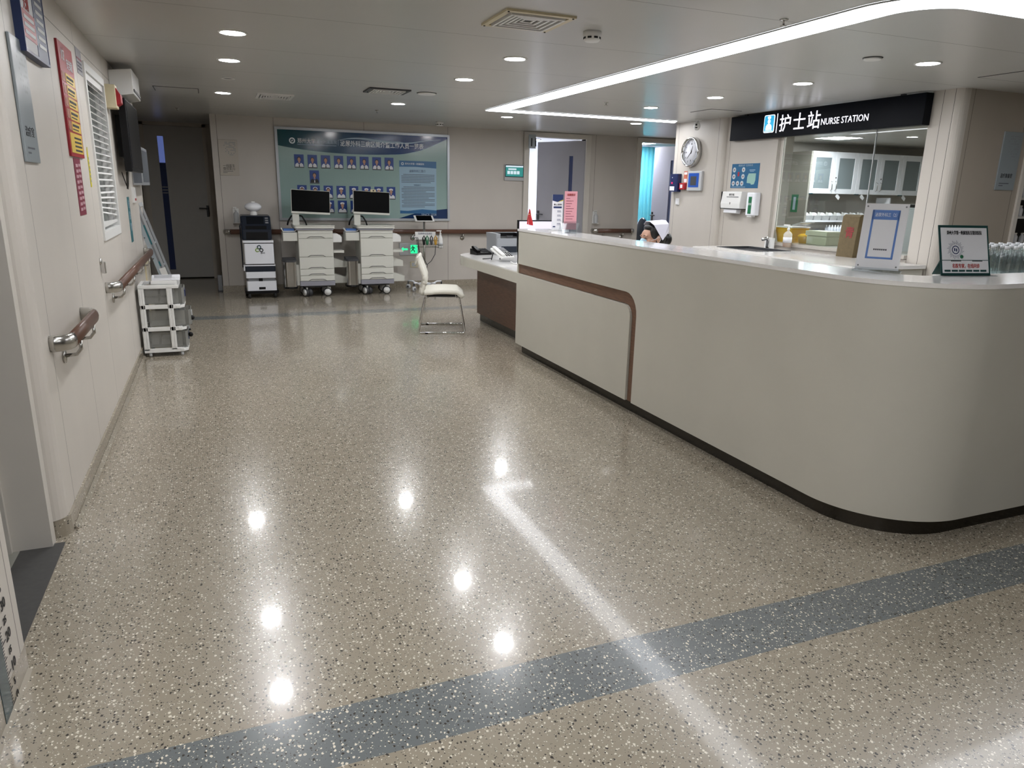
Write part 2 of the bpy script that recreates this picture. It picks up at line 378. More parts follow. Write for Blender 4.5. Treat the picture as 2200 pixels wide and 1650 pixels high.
# far corridor door with tall narrow pane
fd = struct(MB().box(-1.0, -.94, 13.06, 13.1, 0, 2.43).box(-.10, -.045, 13.06, 13.1, 0, 2.43).box(-1.0, -.045, 13.06, 13.1, 2.39, 2.45).build('door_2', M_['wd']))
b = MB().box(-.94, -.76, 13.08, 13.11, .02, 2.385).box(-.67, -.10, 13.08, 13.11, .02, 2.385).box(-.76, -.67, 13.08, 13.11, .02, .15).box(-.76, -.67, 13.08, 13.11, 2.23, 2.385)
b.build('door_leaf', mat('corridor door leaf', 'b4b2ae', .45, var=.03, scale=2), fd)
b = MB(); b.mi = 0; b.box(-.76, -.67, 13.09, 13.10, .15, 1.83); b.mi = 1; b.box(-.757, -.673, 13.088, 13.10, 1.83, 2.23)
b.mi = 2
for k in range(3): b.box(-.755, -.675, 13.085, 13.09, 1.36+.045*k, 1.375+.045*k)
b.build('glass_strip', [M_['bluegrey'], mat('pane lit from behind', '55639a', .2, emit='55639a', es=.25), M_['grey']], fd)
b = MB().box(-.13, -.085, 13.06, 13.08, 1.0, 1.18); b.tube([(-.108, 13.06, 1.13), (-.108, 13.02, 1.13), (-.24, 13.02, 1.135)], .011)
b.build('door_handle', M_['dgrey'], fd)

t = thing('floor_bumper', 'small grey post bumper on the floor at the corridor corner by the grey door', 'bumper', (-.045, 11.3, 0))
MB().cbox(0, .06, 0, .06, 0, .24, .01).build('post', M_['grey'], t); MB().cbox(-.008, .068, -.008, .068, 0, .02, .01).build('base', M_['dgrey'], t)
# ---- door 11 (half open) and ward door
def ward_door(n, x0, x1, ang, leaf, hx):
    d = struct(MB().box(x0-.09, x0, 11.17, 11.36, 0, 2.43).box(x1, x1+.09, 11.17, 11.36, 0, 2.43).box(x0, x1, 11.17, 11.36, 2.36, 2.43).build('door_%d' % n, M_['frame']))
    a = math.radians(ang); w_ = x1-x0-.03
    M = Matrix.Translation((x1-.004, 11.20, 0)) @ Matrix.Rotation(-a, 4, 'Z')
    b = MB(); b.box(-w_, -.32, 0, .04, .01, 2.34, M).box(-.24, 0, 0, .04, .01, 2.34, M).box(-.32, -.24, 0, .04, .01, .25, M).box(-.32, -.24, 0, .04, 2.1, 2.34, M)
    b.build('door_leaf', leaf, d)
    MB().box(-.32, -.24, .012, .028, .25, 2.1, M).build('glass_strip', M_['bluegrey'], d)
    b = MB(); b.box(-w_+.03, -w_+.07, -.012, 0, .98, 1.18, M)
    b.tube([M @ Vector(p) for p in ((-w_+.05, 0, 1.12), (-w_+.05, -.05, 1.12), (-w_+.18, -.05, 1.12))], .01)
    b.build('door_handle', M_['dgrey'], d)
    return d
ward_door(3, 4.775, 5.80, 61, M_['door'], 0)
ward_door(4, 6.87, 7.72, 87, mat('pale ward door', 'bdbdce', .4), 0)
struct(MB().box(-1.3, .3, 13.3, 13.4, 0, CEIL).box(-1.3, -1.2, 13.1, 13.3, 0, CEIL).build('wall_corridor_end', M_['unlit_dark']))  # unseen backing added to stop light leaking round the far door
# unseen windows with glowing panes, added to brighten the wards
wn = struct(MB().box(4.2, 6.2, 14.93, 15, .9, 2.3).build('window_added_2', M_['alu'])); MB().box(4.26, 6.14, 14.92, 14.93, .96, 2.24).build('window_pane', E_WARDFILL, wn)
wn = struct(MB().box(7.9, 9.2, 14.93, 15, .9, 2.3).build('window_added_3', M_['alu'])); MB().box(7.96, 9.14, 14.92, 14.93, .96, 2.24).build('window_pane', E_WARDFILL, wn)
b = MB()
for i in range(24):
    b.box(7.92+.05*i, 7.965+.05*i, 13.02+.03*(i % 2), 13.06+.03*(i % 2), .95 if i < 30 else 0, 2.42)
tag(b.build('privacy_curtain', M_['aqua']), 'turquoise pleated privacy curtain hanging inside the bright right-hand ward', 'curtain')
t = thing('locker', 'white bedside locker with a blue bowl seen through the right-hand ward doorway', 'locker', (8.0, 13.25, 0))
MB().box(0, .5, 0, .45, .05, 1.35).build('body', M_['whitegloss'], t, bevel=.01); MB().box(.02, .48, -.02, 0, .1, .9).build('door', M_['white'], t)
t = thing('draped_coat', 'dark navy coat draped over a seat inside the right-hand ward doorway', 'coat', (7.46, 11.95, 0))
MB().ell((0, 0, .78), (.1, .16, .3)).ell((0, 0, .45), (.13, .18, .3)).build('cloth', M_['navy'], t)
MB().box(-.16, .16, -.2, .2, .38, .43).build('seat', M_['dgrey'], t)
b = MB()
for sx in (-.14, .14):
    for sy in (-.17, .17): MB().cyl((sx, sy, 0), (sx, sy, .4), .012).build('leg', M_['steel'], t)

# ================================================================ CEILING FITTINGS
def downlight(x, y, label, on=True):
    t = thing('downlight', label, 'ceiling light', (x, y, CEIL), group='round recessed downlights')
    n = 28; b = MB(); b.lathe([(.072, -.001), (.074, -.006), (.088, -.006), (.090, 0), (.072, 0)], n, ring=True)
    b.build('trim_ring', M_['white'], t)
    MB().lathe([(.001, -.004), (.071, -.004), (.071, -.0005), (.001, -.0005)], n).build('diffuser', E_LAMP, t)
    return t
for x, y, l in (
 (.19, 5.26, 'round lit downlight near the left wall, largest and nearest of that row'),
 (.19, 6.38, 'round lit downlight near the left wall, second nearest of that row'),
 (.17, 8.587, 'round lit downlight near the left wall, farthest of that row, above the notice board corner'),
 (2.11, 5.25, 'round lit downlight between the square air vent and the light strip'),
 (2.10, 6.40, 'round lit downlight in the middle row, behind the one beside the smoke detector'),
 (2.02, 8.55, 'round lit downlight in the middle row, above the notice board title'),
 (3.62, 9.24, 'round lit downlight just behind the pointed tip of the light strip'),
 (5.45, 9.06, 'round lit downlight behind the far leg of the light strip, near the clock wall'),
 (4.60, 7.35, 'round lit downlight inside the strip loop, smallest, left of the clock'),
 (4.65, 6.27, 'round lit downlight inside the strip loop, above the blue nurse icon of the sign'),
 (4.70, 5.15, 'round lit downlight inside the strip loop, above the words of the station sign'),
 (4.75, 4.00, 'round lit downlight inside the strip loop, nearest the right edge of the picture')):
    downlight(x, y, l)
for x, y, l in ((.19, 3.0, 'above and left of the camera'), (.19, 1.7, 'nearly above the camera'), (.19, .4, 'directly above the camera'), (2.1, .4, 'above and right of the camera'),  # unseen downlights added for more light around and behind the camera
                (.19, -1.2, 'behind the camera on the left'), (2.1, -1.2, 'behind the camera on the right'), (-2.2, -1.6, 'far to the left behind the camera')):
    downlight(x, y, 'round fill downlight added out of view '+l)
t = thing('unlit_downlight', 'small unlit dark ring fitting between two lit downlights in the left row', 'ceiling light', (.20, 7.43, CEIL))
MB().lathe([(.045, -.002), (.05, -.008), (.06, -.006), (.06, 0), (.045, 0)], 24, ring=True).build('trim_ring', M_['white'], t)
MB().lathe([(.001, -.0025), (.046, -.0025), (.046, 0), (.001, 0)], 20).build('socket', M_['dgrey'], t)
# strip light : open loop of luminous panel
def ring(inset):
    i = inset
    out = [(5.80, 8.66-i)] + arc(3.17, 8.57, .09-i, 90, 180, 6) + arc(3.58, 3.06, .50-i, 180, 270, 12) + [(7.2, 2.56+i)]
    inn = [(7.2, 2.83-i)] + arc(3.58, 3.08, .25+i, 270, 180, 10) + [(3.33-i, 8.41+i), (5.68, 8.41+i)]
    return out, inn
t = thing('strip_light', 'long white luminous strip light looping over the nurse counter', 'ceiling light', (0, 0, 0))
for ins, z0, z1, nm, m in ((.004, CEIL-.008, CEIL-.001, 'diffuser', E_STRIP),):
    o_, i_ = ring(ins); MB().prism(o_+i_, z0, z1).build(nm, m, t)
o_, i_ = ring(0); o2, i2 = ring(.004); b = MB()
for A, B in ((o_, o2), (i_, i2)):
    n = len(A); vs = [(p[0], p[1], z) for z in (CEIL-.009, CEIL-.0005) for q in (A, B) for p in q]
    fs = []
    for k in range(n-1):
        a0, a1, b0, b1 = k, k+1, n+k, n+k+1
        fs += [(a0, a1, b1, b0), (a0, a1, a1+2*n, a0+2*n), (b0, b1, b1+2*n, b0+2*n)]
    b.add(vs, fs)
b.build('edge_trim', M_['lgrey'], t)
# big square diffuser vent
def vent(x0, x1, y0, y1, label, rings=5, blackedge=False):
    cx, cy = (x0+x1)/2, (y0+y1)/2; t = thing('air_vent', label, 'air vent', (cx, cy, CEIL)); hx, hy = (x1-x0)/2, (y1-y0)/2
    b = MB()
    def frame(h1, h2, z0, z1):
        for sx0, sx1, sy0, sy1 in ((-h1[0], h1[0], -h1[1], -h2[1]), (-h1[0], h1[0], h2[1], h1[1]), (-h1[0], -h2[0], -h2[1], h2[1]), (h2[0], h1[0], -h2[1], h2[1])):
            b.box(sx0, sx1, sy0, sy1, z0, z1)
    frame((hx, hy), (hx*.85, hy*.85), -.012, 0); b.build('frame', M_['tan'] if not blackedge else (M_['dgrey'] if 'dark rim' in label else M_['white']), t)
    b = MB()
    for k in range(rings):
        s = .78-.15*k; frame((hx*s, hy*s), (hx*(s-.06), hy*(s-.06)), -.02+.003*k, -.003)
    b.build('louvres', M_['white'], t)
    MB().box(-hx*.85, hx*.85, -hy*.85, hy*.85, -.002, 0).build('backing', M_['dgrey'], t)
    if not blackedge:
        for sx in (-1, 1):
            for sy in (-1, 1): MB().lathe([(.006, -.016), (.006, -.011)], 8, Matrix.Translation((sx*hx*.93, sy*hy*.93, 0))).build('screw', M_['ink'], t)
    return t
vent(1.51, 1.92, 3.88, 4.29, 'large cream square air diffuser in the ceiling near the top edge')
vent(1.46, 1.865, 7.33, 7.68, 'smaller square air vent with dark rim above the notice board', blackedge=True)
vent(.50, .87, 8.38, 8.82, 'pale flush air grille to the left, above the board corner', blackedge=True)
def hatch(x0, x1, y0, y1, label):
    t = thing('access_hatch', label, 'hatch', ((x0+x1)/2, (y0+y1)/2, CEIL)); hx, hy = (x1-x0)/2, (y1-y0)/2
    b = MB()
    for q in ((-hx, hx, -hy, -hy+.008), (-hx, hx, hy-.008, hy), (-hx, -hx+.008, -hy, hy), (hx-.008, hx, -hy, hy)): b.box(*q, -.003, 0)
    b.build('rim', M_['dgrey'], t); MB().box(-hx+.01, hx-.01, -hy+.01, hy-.01, -.004, 0).build('panel', M_['ceil'], t)
hatch(-.48, -.06, 8.38, 8.76, 'rectangular ceiling hatch over the corridor at the left')
hatch(5.23, 5.65, 7.1, 7.5, 'square ceiling hatch above the wall clock')
hatch(5.6, 6.5, 3.6, 4.25, 'large square ceiling hatch in the upper right corner')
def smoke(x, y, label, s=1):
    t = thing('smoke_detector', label, 'smoke detector', (x, y, CEIL))
    MB().lathe([(.055*s, 0), (.055*s, -.022*s), (.05*s, -.028*s), (.05*s, -.045*s), (.04*s, -.055*s), (.001, -.056*s)], 24).build('housing', M_['white'], t)
    b = MB()
    for k in range(8):
        a = 2*PI*k/8; M = Matrix.Rotation(a, 4, 'Z'); b.box(.046*s, .0515*s, -.012*s, .012*s, -.042*s, -.031*s, M)
    b.build('slots', M_['ink'], t)
smoke(2.18, 4.19, 'white smoke detector right of the large square air diffuser')
smoke(3.07, 10.48, 'small white smoke detector near the back wall, right of the notice board')
def disc(x, y, label, r_=.1):
    t = thing('ceiling_speaker', label, 'speaker', (x, y, CEIL))
    MB().lathe([(r_*.9, -.003), (r_*.9, -.012), (r_*.8, -.016), (.001, -.016)], 28).build('cover', M_['white'], t); MB().lathe([(r_, 0), (r_, -.004), (.001, -.004)], 28).build('dark_rim', M_['dgrey'], t)
disc(2.06, 7.48, 'round flat ceiling speaker cover right of the dark-rimmed vent')
disc(4.26, 4.03, 'round flat ceiling speaker cover under the light strip at the right', .065)
def sprinkler(x, y, label):
    t = thing('sprinkler', label, 'sprinkler', (x, y, CEIL))
    MB().lathe([(.025, 0), (.02, -.006), (.006, -.008), (.006, -.03), (.018, -.031), (.018, -.034), (.001, -.035)], 14).build('head', M_['steel'], t)
sprinkler(2.95, 3.43, 'small sprinkler head left of the light strip near the top edge')
sprinkler(1.95, 9.4, 'small sprinkler head above the notice board')
sprinkler(3.95, 7.2, 'small sprinkler head inside the tip of the light strip')
sprinkler(-.35, 10.6, 'small sprinkler head in the dim corridor at the left')

ORD = ['leftmost', 'second from the left', 'third from the left', 'fourth from the left', 'fifth from the left', 'sixth from the left', 'seventh from the left', 'eighth from the left', 'ninth from the left', 'tenth from the left']
# ================================================================ NURSE COUNTER
HT = 1.172
t = thing('reception_counter', 'high cream nurse station counter with curved corner and white stone top', 'counter', (2.6, 6.31, 0))
def L(x, y): return (x-2.6, y-6.31)
# main face, polygon in YZ (extruded in X) with the recess for the wood band
Y1 = 6.31
top, bot = HT-.02, .09
poly = [(0, .852), (0, top), (2.5-Y1, top), (2.5-Y1, bot), (4.165-Y1, bot), (4.165-Y1, .70)] + [(4.315-Y1+.15*math.cos(math.radians(a)), .70+.152*math.sin(math.radians(a))) for a in range(165, 89, -15)]
b = MB(); b.prismX(poly, 0, .03)
oa = arc(3.06, 2.5, .46, 180, 270, 48); ia = arc(3.06, 2.5, .43, 270, 180, 48)
path = oa + [(7.2, 2.04), (7.2, 2.07)] + ia
b.sm = []; b2 = MB(); b2.smooth = False
b.sm = [False]*len(b.f)
b.prism([L(*p) for p in path], bot, top)
b.box(0, .30, -.02, 0, bot, .69).box(0.0, .30, -.02, 0, .69, top)
b.build('front_panel', M_['cream'], t, auto=True)
b = MB(); b.prismX([(0, .768), (0, .852), (4.315-Y1, .852)] + [(4.315-Y1+.15*math.cos(math.radians(a)), .70+.152*math.sin(math.radians(a))) for a in range(105, 181, 15)] + [(4.165-Y1, bot), (4.235-Y1, bot), (4.235-Y1, .69)] + [(4.325-Y1+.085*math.cos(math.radians(a)), .69+.078*math.sin(math.radians(a))) for a in range(165, 89, -15)], .012, .03)
b.build('wood_band', M_['woodh'], t)
b = MB(); b.prismX([(0, bot), (0, .764), (4.325-Y1, .764)] + [(4.325-Y1+.082*math.cos(math.radians(a)), .69+.074*math.sin(math.radians(a))) for a in range(105, 181, 15)] + [(4.243-Y1, bot)], -.003, .03)
b.build('lower_panel', M_['cream'], t)
# stone top
inn = arc(3.06, 2.5, .14, 270, 180, 8)
tp = [(2.597, 6.315), (2.597, 2.5)] + arc(3.06, 2.5, .463, 180, 270, 40)[1:] + [(7.2, 2.037), (7.2, 2.36)] + inn + [(2.92, 6.315)]
MB().prism([L(*p) for p in tp], HT-.02, HT).build('stone_top', M_['quartz'], t)
# back panel behind the ledge
ib = arc(3.06, 2.5, .17, 180, 270, 8)
bp = [(2.89, 6.30), (2.89, 2.5)] + ib[1:] + [(7.2, 2.33), (7.2, 2.36)] + arc(3.06, 2.5, .14, 270, 180, 8) + [(2.92, 6.30)]
MB().prism([L(*p) for p in bp], .0, HT-.02).build('back_panel', M_['cream'], t)
kp = [(2.655, 6.28), (2.655, 2.5)] + arc(3.06, 2.5, .405, 180, 270, 14)[1:] + [(7.2, 2.095), (7.2, 2.115)] + arc(3.06, 2.5, .385, 270, 180, 14) + [(2.675, 6.28)]
MB().prism([L(*p) for p in kp], 0, .089).build('kickplate', M_['kick'], t, auto=True)
MB().box(.32, .85, -4.15, .0, .72, .75).build('inner_desktop', M_['quartz'], t)
# low end desk
t = thing('low_desk', 'low rounded white-topped desk end with a brown wood side', 'desk', (2.6, 6.31, 0))
ol = [(2.6, 6.318), (2.6, 7.95)] + arc(3.05, 7.98, .45, 180, 90, 10)[1:] + [(4.4, 8.43), (4.4, 7.8), (3.45, 7.6), (3.45, 6.318)]
MB().prism([L(*p) for p in ol], .665, .765).build('fascia', M_['cream'], t)
MB().prism([L(*p) for p in ol], .765, .777).build('stone_top', M_['quartz'], t)
MB().box(.22, .24, .01, 1.77, .09, .665).box(.24, 1.7, 1.75, 1.77, .09, .665).build('wood_side', M_['wood'], t)
MB().box(.25, .27, .01, 1.74, 0, .09).box(.27, 1.7, 1.72, 1.74, 0, .09).build('kickplate', M_['kick'], t)

# ---- things on the low desk
t = thing('printer', 'grey laser printer with black top on the low desk end', 'printer', (3.03, 8.0, .777))
MB().cbox(0, .40, 0, .36, 0, .195, .02).box(0, .05, .01, .36, .195, .245).box(.35, .40, .01, .36, .195, .245).box(.05, .35, .32, .36, .195, .245).build('body', mat('printer grey', '8d9094', .45), t)
MB().box(.05, .35, .0, .32, .195, .20).box(.05, .35, .315, .32, .2, .24).box(.05, .055, .02, .32, .2, .24).box(.345, .35, .02, .32, .2, .24).build('output_tray', M_['black'], t)
b = MB().box(.06, .34, -.006, .0, .03, .10); b.build('front_recess', M_['navy'], t)
MB().box(.12, .2, -.008, 0, .20, .225).build('handle', M_['dgrey'], t)
MB().box(.27, .36, -.004, 0, .185, .215).build('yellow_label', M_['stickery'], t)['label'] = 'small yellow label'
t = thing('desk_phone', 'black desk telephone at the outer tip of the low desk', 'telephone', (2.79, 8.02, .777), 8)
b = MB().prismX([(0, 0), (0, .025), (.17, .065), (.17, 0)], 0, .2); b.build('base', M_['black'], t)
b = MB().prismX([(.01, .032), (.16, .07), (.16, .095), (.13, .098), (.04, .06), (.01, .055)], .01, .06); b.build('handset', M_['blackgloss'], t, bevel=.008)
b = MB()
for i in range(4):
    for j in range(4): b.box(.09+.024*i, .106+.024*i, .03+.026*j, .045+.026*j, .034+.0062*j, .042+.0062*j)
b.build('keypad', M_['dgrey'], t)
t = thing('office_phone', 'white office telephone on a raised stand with cable, on the low desk', 'telephone', (2.78, 7.2, .777), 12)
Mt = Matrix.Translation((0, 0, .03)) @ Matrix.Rotation(.35, 4, 'X')
MB().box(0, .17, 0, .24, 0, .022, Mt).build('body', M_['white'], t, bevel=.006)
MB().box(.01, .055, .01, .23, .026, .05, Mt).build('handset', M_['white'], t, bevel=.01)
MB().box(.075, .16, .14, .22, .022, .027, Mt).build('display', M_['dgrey'], t)
b = MB()
for i in range(3):
    for j in range(4): b.box(.078+.03*i, .096+.03*i, .02+.028*j, .036+.028*j, .022, .028, Mt)
b.build('keypad', M_['black'], t)
MB().tube([(.03, .2, .09), (.03, .24, .002)], .006).tube([(.14, .2, .09), (.14, .24, .002)], .006).build('stand', M_['black'], t)
pts = [(.03+.012*math.sin(i*1.3), -.0-.004*i+.004*math.cos(i*1.3), .03-.0009*i) for i in range(30)]
o = MB().tube([(2.86, 7.12, .785), (2.82, 6.95, .785), (2.9, 6.8, .785), (3.0, 6.85, .785), (2.98, 7.02, .785), (2.88, 7.0, .785), (2.87, 6.75, .785), (3.0, 6.62, .785)], .006).build('phone_cable', M_['white']); tag(o, 'loose white telephone cable tangled on the low desk by the counter end', 'cable')
t = thing('pen', 'dark pen lying on the low desk beside the white telephone', 'pen', (2.68, 7.5, .783), 30)
MB().cyl((0, 0, 0), (.14, 0, 0), .005).cyl((.14, 0, 0), (.15, 0, 0), .005, r2=.001).build('barrel', M_['dgrey'], t); MB().box(.0, .04, -.001, .001, .004, .008).build('clip', M_['steel'], t)
t = thing('phone_charger', 'black upright device against the counter end on the low desk', 'charger', (2.96, 6.45, .777))
MB().box(0, .1, 0, .1, 0, .14).build('body', M_['black'], t, bevel=.01); MB().box(.02, .08, -.003, 0, .06, .12).build('screen', M_['blackgloss'], t)

# ---- nurse monitor behind the counter end
t = thing('desk_monitor', 'computer monitor with lit screen showing just above the far counter end', 'monitor', (2.885, 7.0, .777), 0)
MB().box(0, .40, 0, .03, .12, .445).build('bezel', M_['black'], t, bevel=.003)
MB().box(.014, .386, -.002, 0, .135, .432).build('screen', E_SCR, t)
MB().box(.17, .23, .03, .06, .0, .35).box(.08, .32, -.03, .14, 0, .012).build('stand', M_['black'], t)
t = thing('table_flag', 'small red flag on a thin pole by the monitor at the counter end', 'flag', (2.665, 6.22, HT))
MB().cyl((0, 0, 0), (.005, 0, .21), .002, 8).build('pole', M_['chrome'], t)
b = MB(); vs = []; fs = []
for i in range(9):
    z = .19-.018*i; w_ = .008+.036*(i/8)**.8
    vs += [(.004-.02*(i/8), -.004*math.sin(i), z), (.006+w_*.5, .006*math.sin(i*1.1), z-.01), (.004+w_, -.004*math.cos(i), z-.012)]
for i in range(8): fs += [(3*i, 3*i+1, 3*i+4, 3*i+3), (3*i+1, 3*i+2, 3*i+5, 3*i+4)]
b.add(vs, fs); o = b.build('cloth', M_['flagred'], t); s = o.modifiers.new('s', 'SOLIDIFY'); s.thickness = .0015
b = MB(); b.flat([(.006+.008*math.cos(math.radians(90+72*k*2)), .135+.008*math.sin(math.radians(90+72*k*2))) for k in range(5)], -.012); b.build('star', M_['pyellow'], t)
# narrow leaflet stand and pink card
t = thing('leaflet_stand', 'narrow white and blue printed stand-up card on the counter, left of the pink card', 'sign', (2.80, 6.0, HT), 0)
MB().box(0, .105, 0, .004, .012, .315).build('card', M_['paper'], t)
MB().box(-.005, .15, -.05, .05, 0, .010).build('base', M_['lgrey'], t)
b = MB(); b.mi = 0; b.flat([(0, .262), (.05, .25), (.105, .272), (.105, .315), (0, .315)], -.001); b.mi = 1; b.flat([(.05, .25), (.105, .262), (.105, .272)], -.0012)
b.build('header', [M_['navyp'], M_['stickery']], t)
b = MB()
b.box(.012, .093, -.001, 0, .196, .212)
for k in range(4): b.box(.05, .09, -.001, 0, .05+.037*k, .053+.037*k).box(.05, .085, -.001, 0, .06+.037*k, .064+.037*k)
b.box(.01, .035, -.001, 0, .03, .04); b.build('print', M_['navyp'], t)
letters('lettering', '掌上医院', .017, .012, -.001, .222, M_['ink'], t, width=.08)
t = thing('pink_card', 'tall pink printed card in a clear acrylic stand on the counter', 'sign', (2.735, 5.62, HT), -3)
MB().box(0, .115, 0, .003, .03, .345).build('card', M_['pink'], t)
b = MB(); b.box(0, .115, -.006, -.003, .0, .1); b.prismX([(-.05, 0), (-.045, 0), (0, .08), (-.004, .082)], -.03, .145); b.prismX([(.05, 0), (.055, 0), (.004, .085), (.0, .082)], -.03, .145); b.build('acrylic_stand', ACR, t)
letters('heading', '温馨提示', .02, .02, -.002, .31, M_['inkr'], t, width=.075)
b = MB()
for k in range(9): b.box(.014, .05+.045*((k*37) % 10)/10, -.0015, 0, .285-.021*k, .289-.021*k)
b.build('text_lines', mat('pink card ink', '8d4b5c', .6), t)
# big acrylic sign and desk sign
t = thing('acrylic_sign', 'tall leaning white acrylic sign with a blue printed frame on the counter', 'sign', (2.845, 2.625, HT), -56)
Mt = Matrix.Rotation(-.2, 4, 'X')
W_, H_ = .188, .322
MB().box(0, W_, 0, .006, .012, H_, Mt).build('panel', M_['paper'], t)
MB().prismX([(-.015, 0), (.07, 0), (.07, .006), (.0, .006), (.0, .02), (-.01, .02)], -.01, W_+.01).build('acrylic_foot', ACR, t)
b = MB()
fx0, fx1, fz0, fz1 = .036, .155, .062, .292
for q in ((fx0, fx1, fz0, fz0+.009), (fx0, fx1, fz1-.045, fz1), (fx0, fx0+.009, fz0, fz1), (fx1-.009, fx1, fz0, fz1)): b.box(q[0], q[1], -.001, 0, q[2], q[3], Mt)
b.build('blue_frame', M_['blue'], t)
letters('heading', '泌尿外科三（2）', .02, 0, 0, 0, M_['inkw'], t, width=.092, M=Mt @ Matrix.Translation((fx0+.013, -.0015, fz1-.03)))
b = MB()
for k in range(7): b.box(.066+.0085*k, .073+.0085*k, -.001, 0, .103, .110, Mt)
b.build('small_print', M_['inkg'], t)
b = MB()
for px in (.012, W_-.012):
    for pz in (.028, H_-.014): b.lathe([(.004, 0), (.004, .003), (.001, .004)], 8, Mt @ Matrix.Translation((px, 0, pz)) @ Matrix.Rotation(PI/2, 4, 'X'))
b.build('studs', M_['grey'], t)
t = thing('table_sign', 'squarish dark green framed hospital sign card standing on the counter curve', 'sign', (3.092, 2.355, HT), -12)
Mt = Matrix.Rotation(-.30, 4, 'X'); W_, H_ = .262, .236
MB().box(0, W_, 0, .004, 0, H_, Mt).build('board', M_['dgreen'], t)
MB().box(.009, W_-.009, -.0012, 0, .012, H_-.012, Mt).build('sheet', M_['paper'], t)
MB().prismX([(.018, .07), (.055, .0), (.06, 0), (.024, .07)], .0, W_).build('prop_back', M_['dgreen'], t)
MB().box(-.01, W_+.012, -.03, .02, 0, .0035).build('acrylic_foot', ACR, t)
letters('heading', '郑州大学第一附属医院互联网医院', .02, 0, 0, 0, M_['ink'], t, width=.185, bold=.0004, M=Mt @ Matrix.Translation((.04, -.0016, .193)))
letters('red_line', '名医专家，在线问诊', .022, 0, 0, 0, M_['inkr'], t, width=.145, bold=.0004, M=Mt @ Matrix.Translation((.06, -.0016, .037)))
b = MB(); cx, cz = .082, .12
def ringpts(b, cx, cz, r0, r1, y, n=28, M=None):
    vs = []
    for j in range(n):
        a = 2*PI*j/n
        for r_ in (r0, r1): vs.append(Vector((cx+r_*math.cos(a), y, cz+r_*math.sin(a))))
    if M: vs = [M @ v for v in vs]
    b.add(vs, [(2*j, 2*j+1, (2*j+3) % (2*n), (2*j+2) % (2*n)) for j in range(n)])
ringpts(b, cx, cz, .0155, .020, -.0018, M=Mt)
for j in range(36):
    a = 2*PI*j/36; r0 = .026; r1 = .036+.009*((j*7) % 3)/2
    d_ = Vector((math.cos(a), 0, math.sin(a))); n_ = Vector((-d_.z, 0, d_.x))*.0008
    o_ = Vector((cx, -.0018, cz)); b.add([Mt @ (o_+d_*r0+n_), Mt @ (o_+d_*r1+n_), Mt @ (o_+d_*r1-n_), Mt @ (o_+d_*r0-n_)], [(0, 1, 2, 3)])
b.box(cx-.008, cx-.002, -.002, -.0015, cz-.006, cz+.008, Mt).box(cx+.002, cx+.008, -.002, -.0015, cz-.008, cz+.006, Mt)
b.build('sunburst_emblem', M_['navyp'], t)
b = MB(); b.lathe([(.009, 0), (.009, .001), (.001, .001)], 16, Mt @ Matrix.Translation((cx+.03, -.0015, cz-.032)) @ Matrix.Rotation(PI/2, 4, 'X')); b.build('small_green_emblem', M_['green'], t)
b = MB()
for k in range(6): b.box(.018+.038*k, .05+.038*k, -.0018, 0, .018, .027, Mt)
b.build('green_buttons', M_['dgreen'], t)
b = MB()
for k in range(8): b.box(.055+.0068*k, .0605+.0068*k, -.0018, 0, .066, .0705, Mt); b.box(.168+.0068*k, .1735+.0068*k, -.0018, 0, .066, .0705, Mt)
b.build('small_print', M_['ink'], t)
# glass bottles behind the counter's right end
t = thing('bottle_table', 'white storage trolley behind the right end of the counter holding clear bottles', 'trolley', (4.5, 3.0, 0))
MB().cbox(0, 1.3, 0, .5, .12, 1.05, .02).build('body', M_['white'], t)
b = MB()
for x in (.08, 1.22):
    for y in (.08, .42): b.cyl((x-.02, y, .05), (x+.02, y, .05), .05)
b.build('casters', M_['dgrey'], t)
MB().box(.05, 1.25, -.015, 0, .5, .95).box(.05, 1.25, -.015, 0, .15, .47).build('drawer_fronts', M_['whitegloss'], t)
def make_bottle(name, h, r_, label, cat, body, capm, group, neck=.35):
    t = thing(name, label, cat, (0, 0, 0), group=group)
    MB().lathe([(r_*.95, 0), (r_, .006), (r_, h*.62), (r_*.8, h*.72), (r_*neck, h*.8), (r_*neck, h*.9), (.001, h*.9)], 14).build('glass_body', body, t)
    MB().lathe([(r_*neck*1.15, h*.885), (r_*neck*1.15, h), (.001, h)], 12).build('cap', capm, t)
    return t
KIDS = {}
proto = make_bottle('glass_bottle', .19, .034, '', 'bottle', BOT, M_['lgrey'], 'clear glass bottles behind the counter end')
KIDS[proto.name] = list(proto.children)
k = 0
for j in range(4):
    for i in range(9):
        lab = 'clear glass bottle behind the counter end, %s in the %s row' % (ORD[i], ('nearest', 'second', 'third', 'farthest')[j])
        if k == 0: proto.location = (4.56, 3.06, 1.05); proto['label'] = lab
        else: dup(proto, (4.56+.085*i+.01*(j % 2), 3.06+.095*j, 1.05), 0, lab)
        k += 1

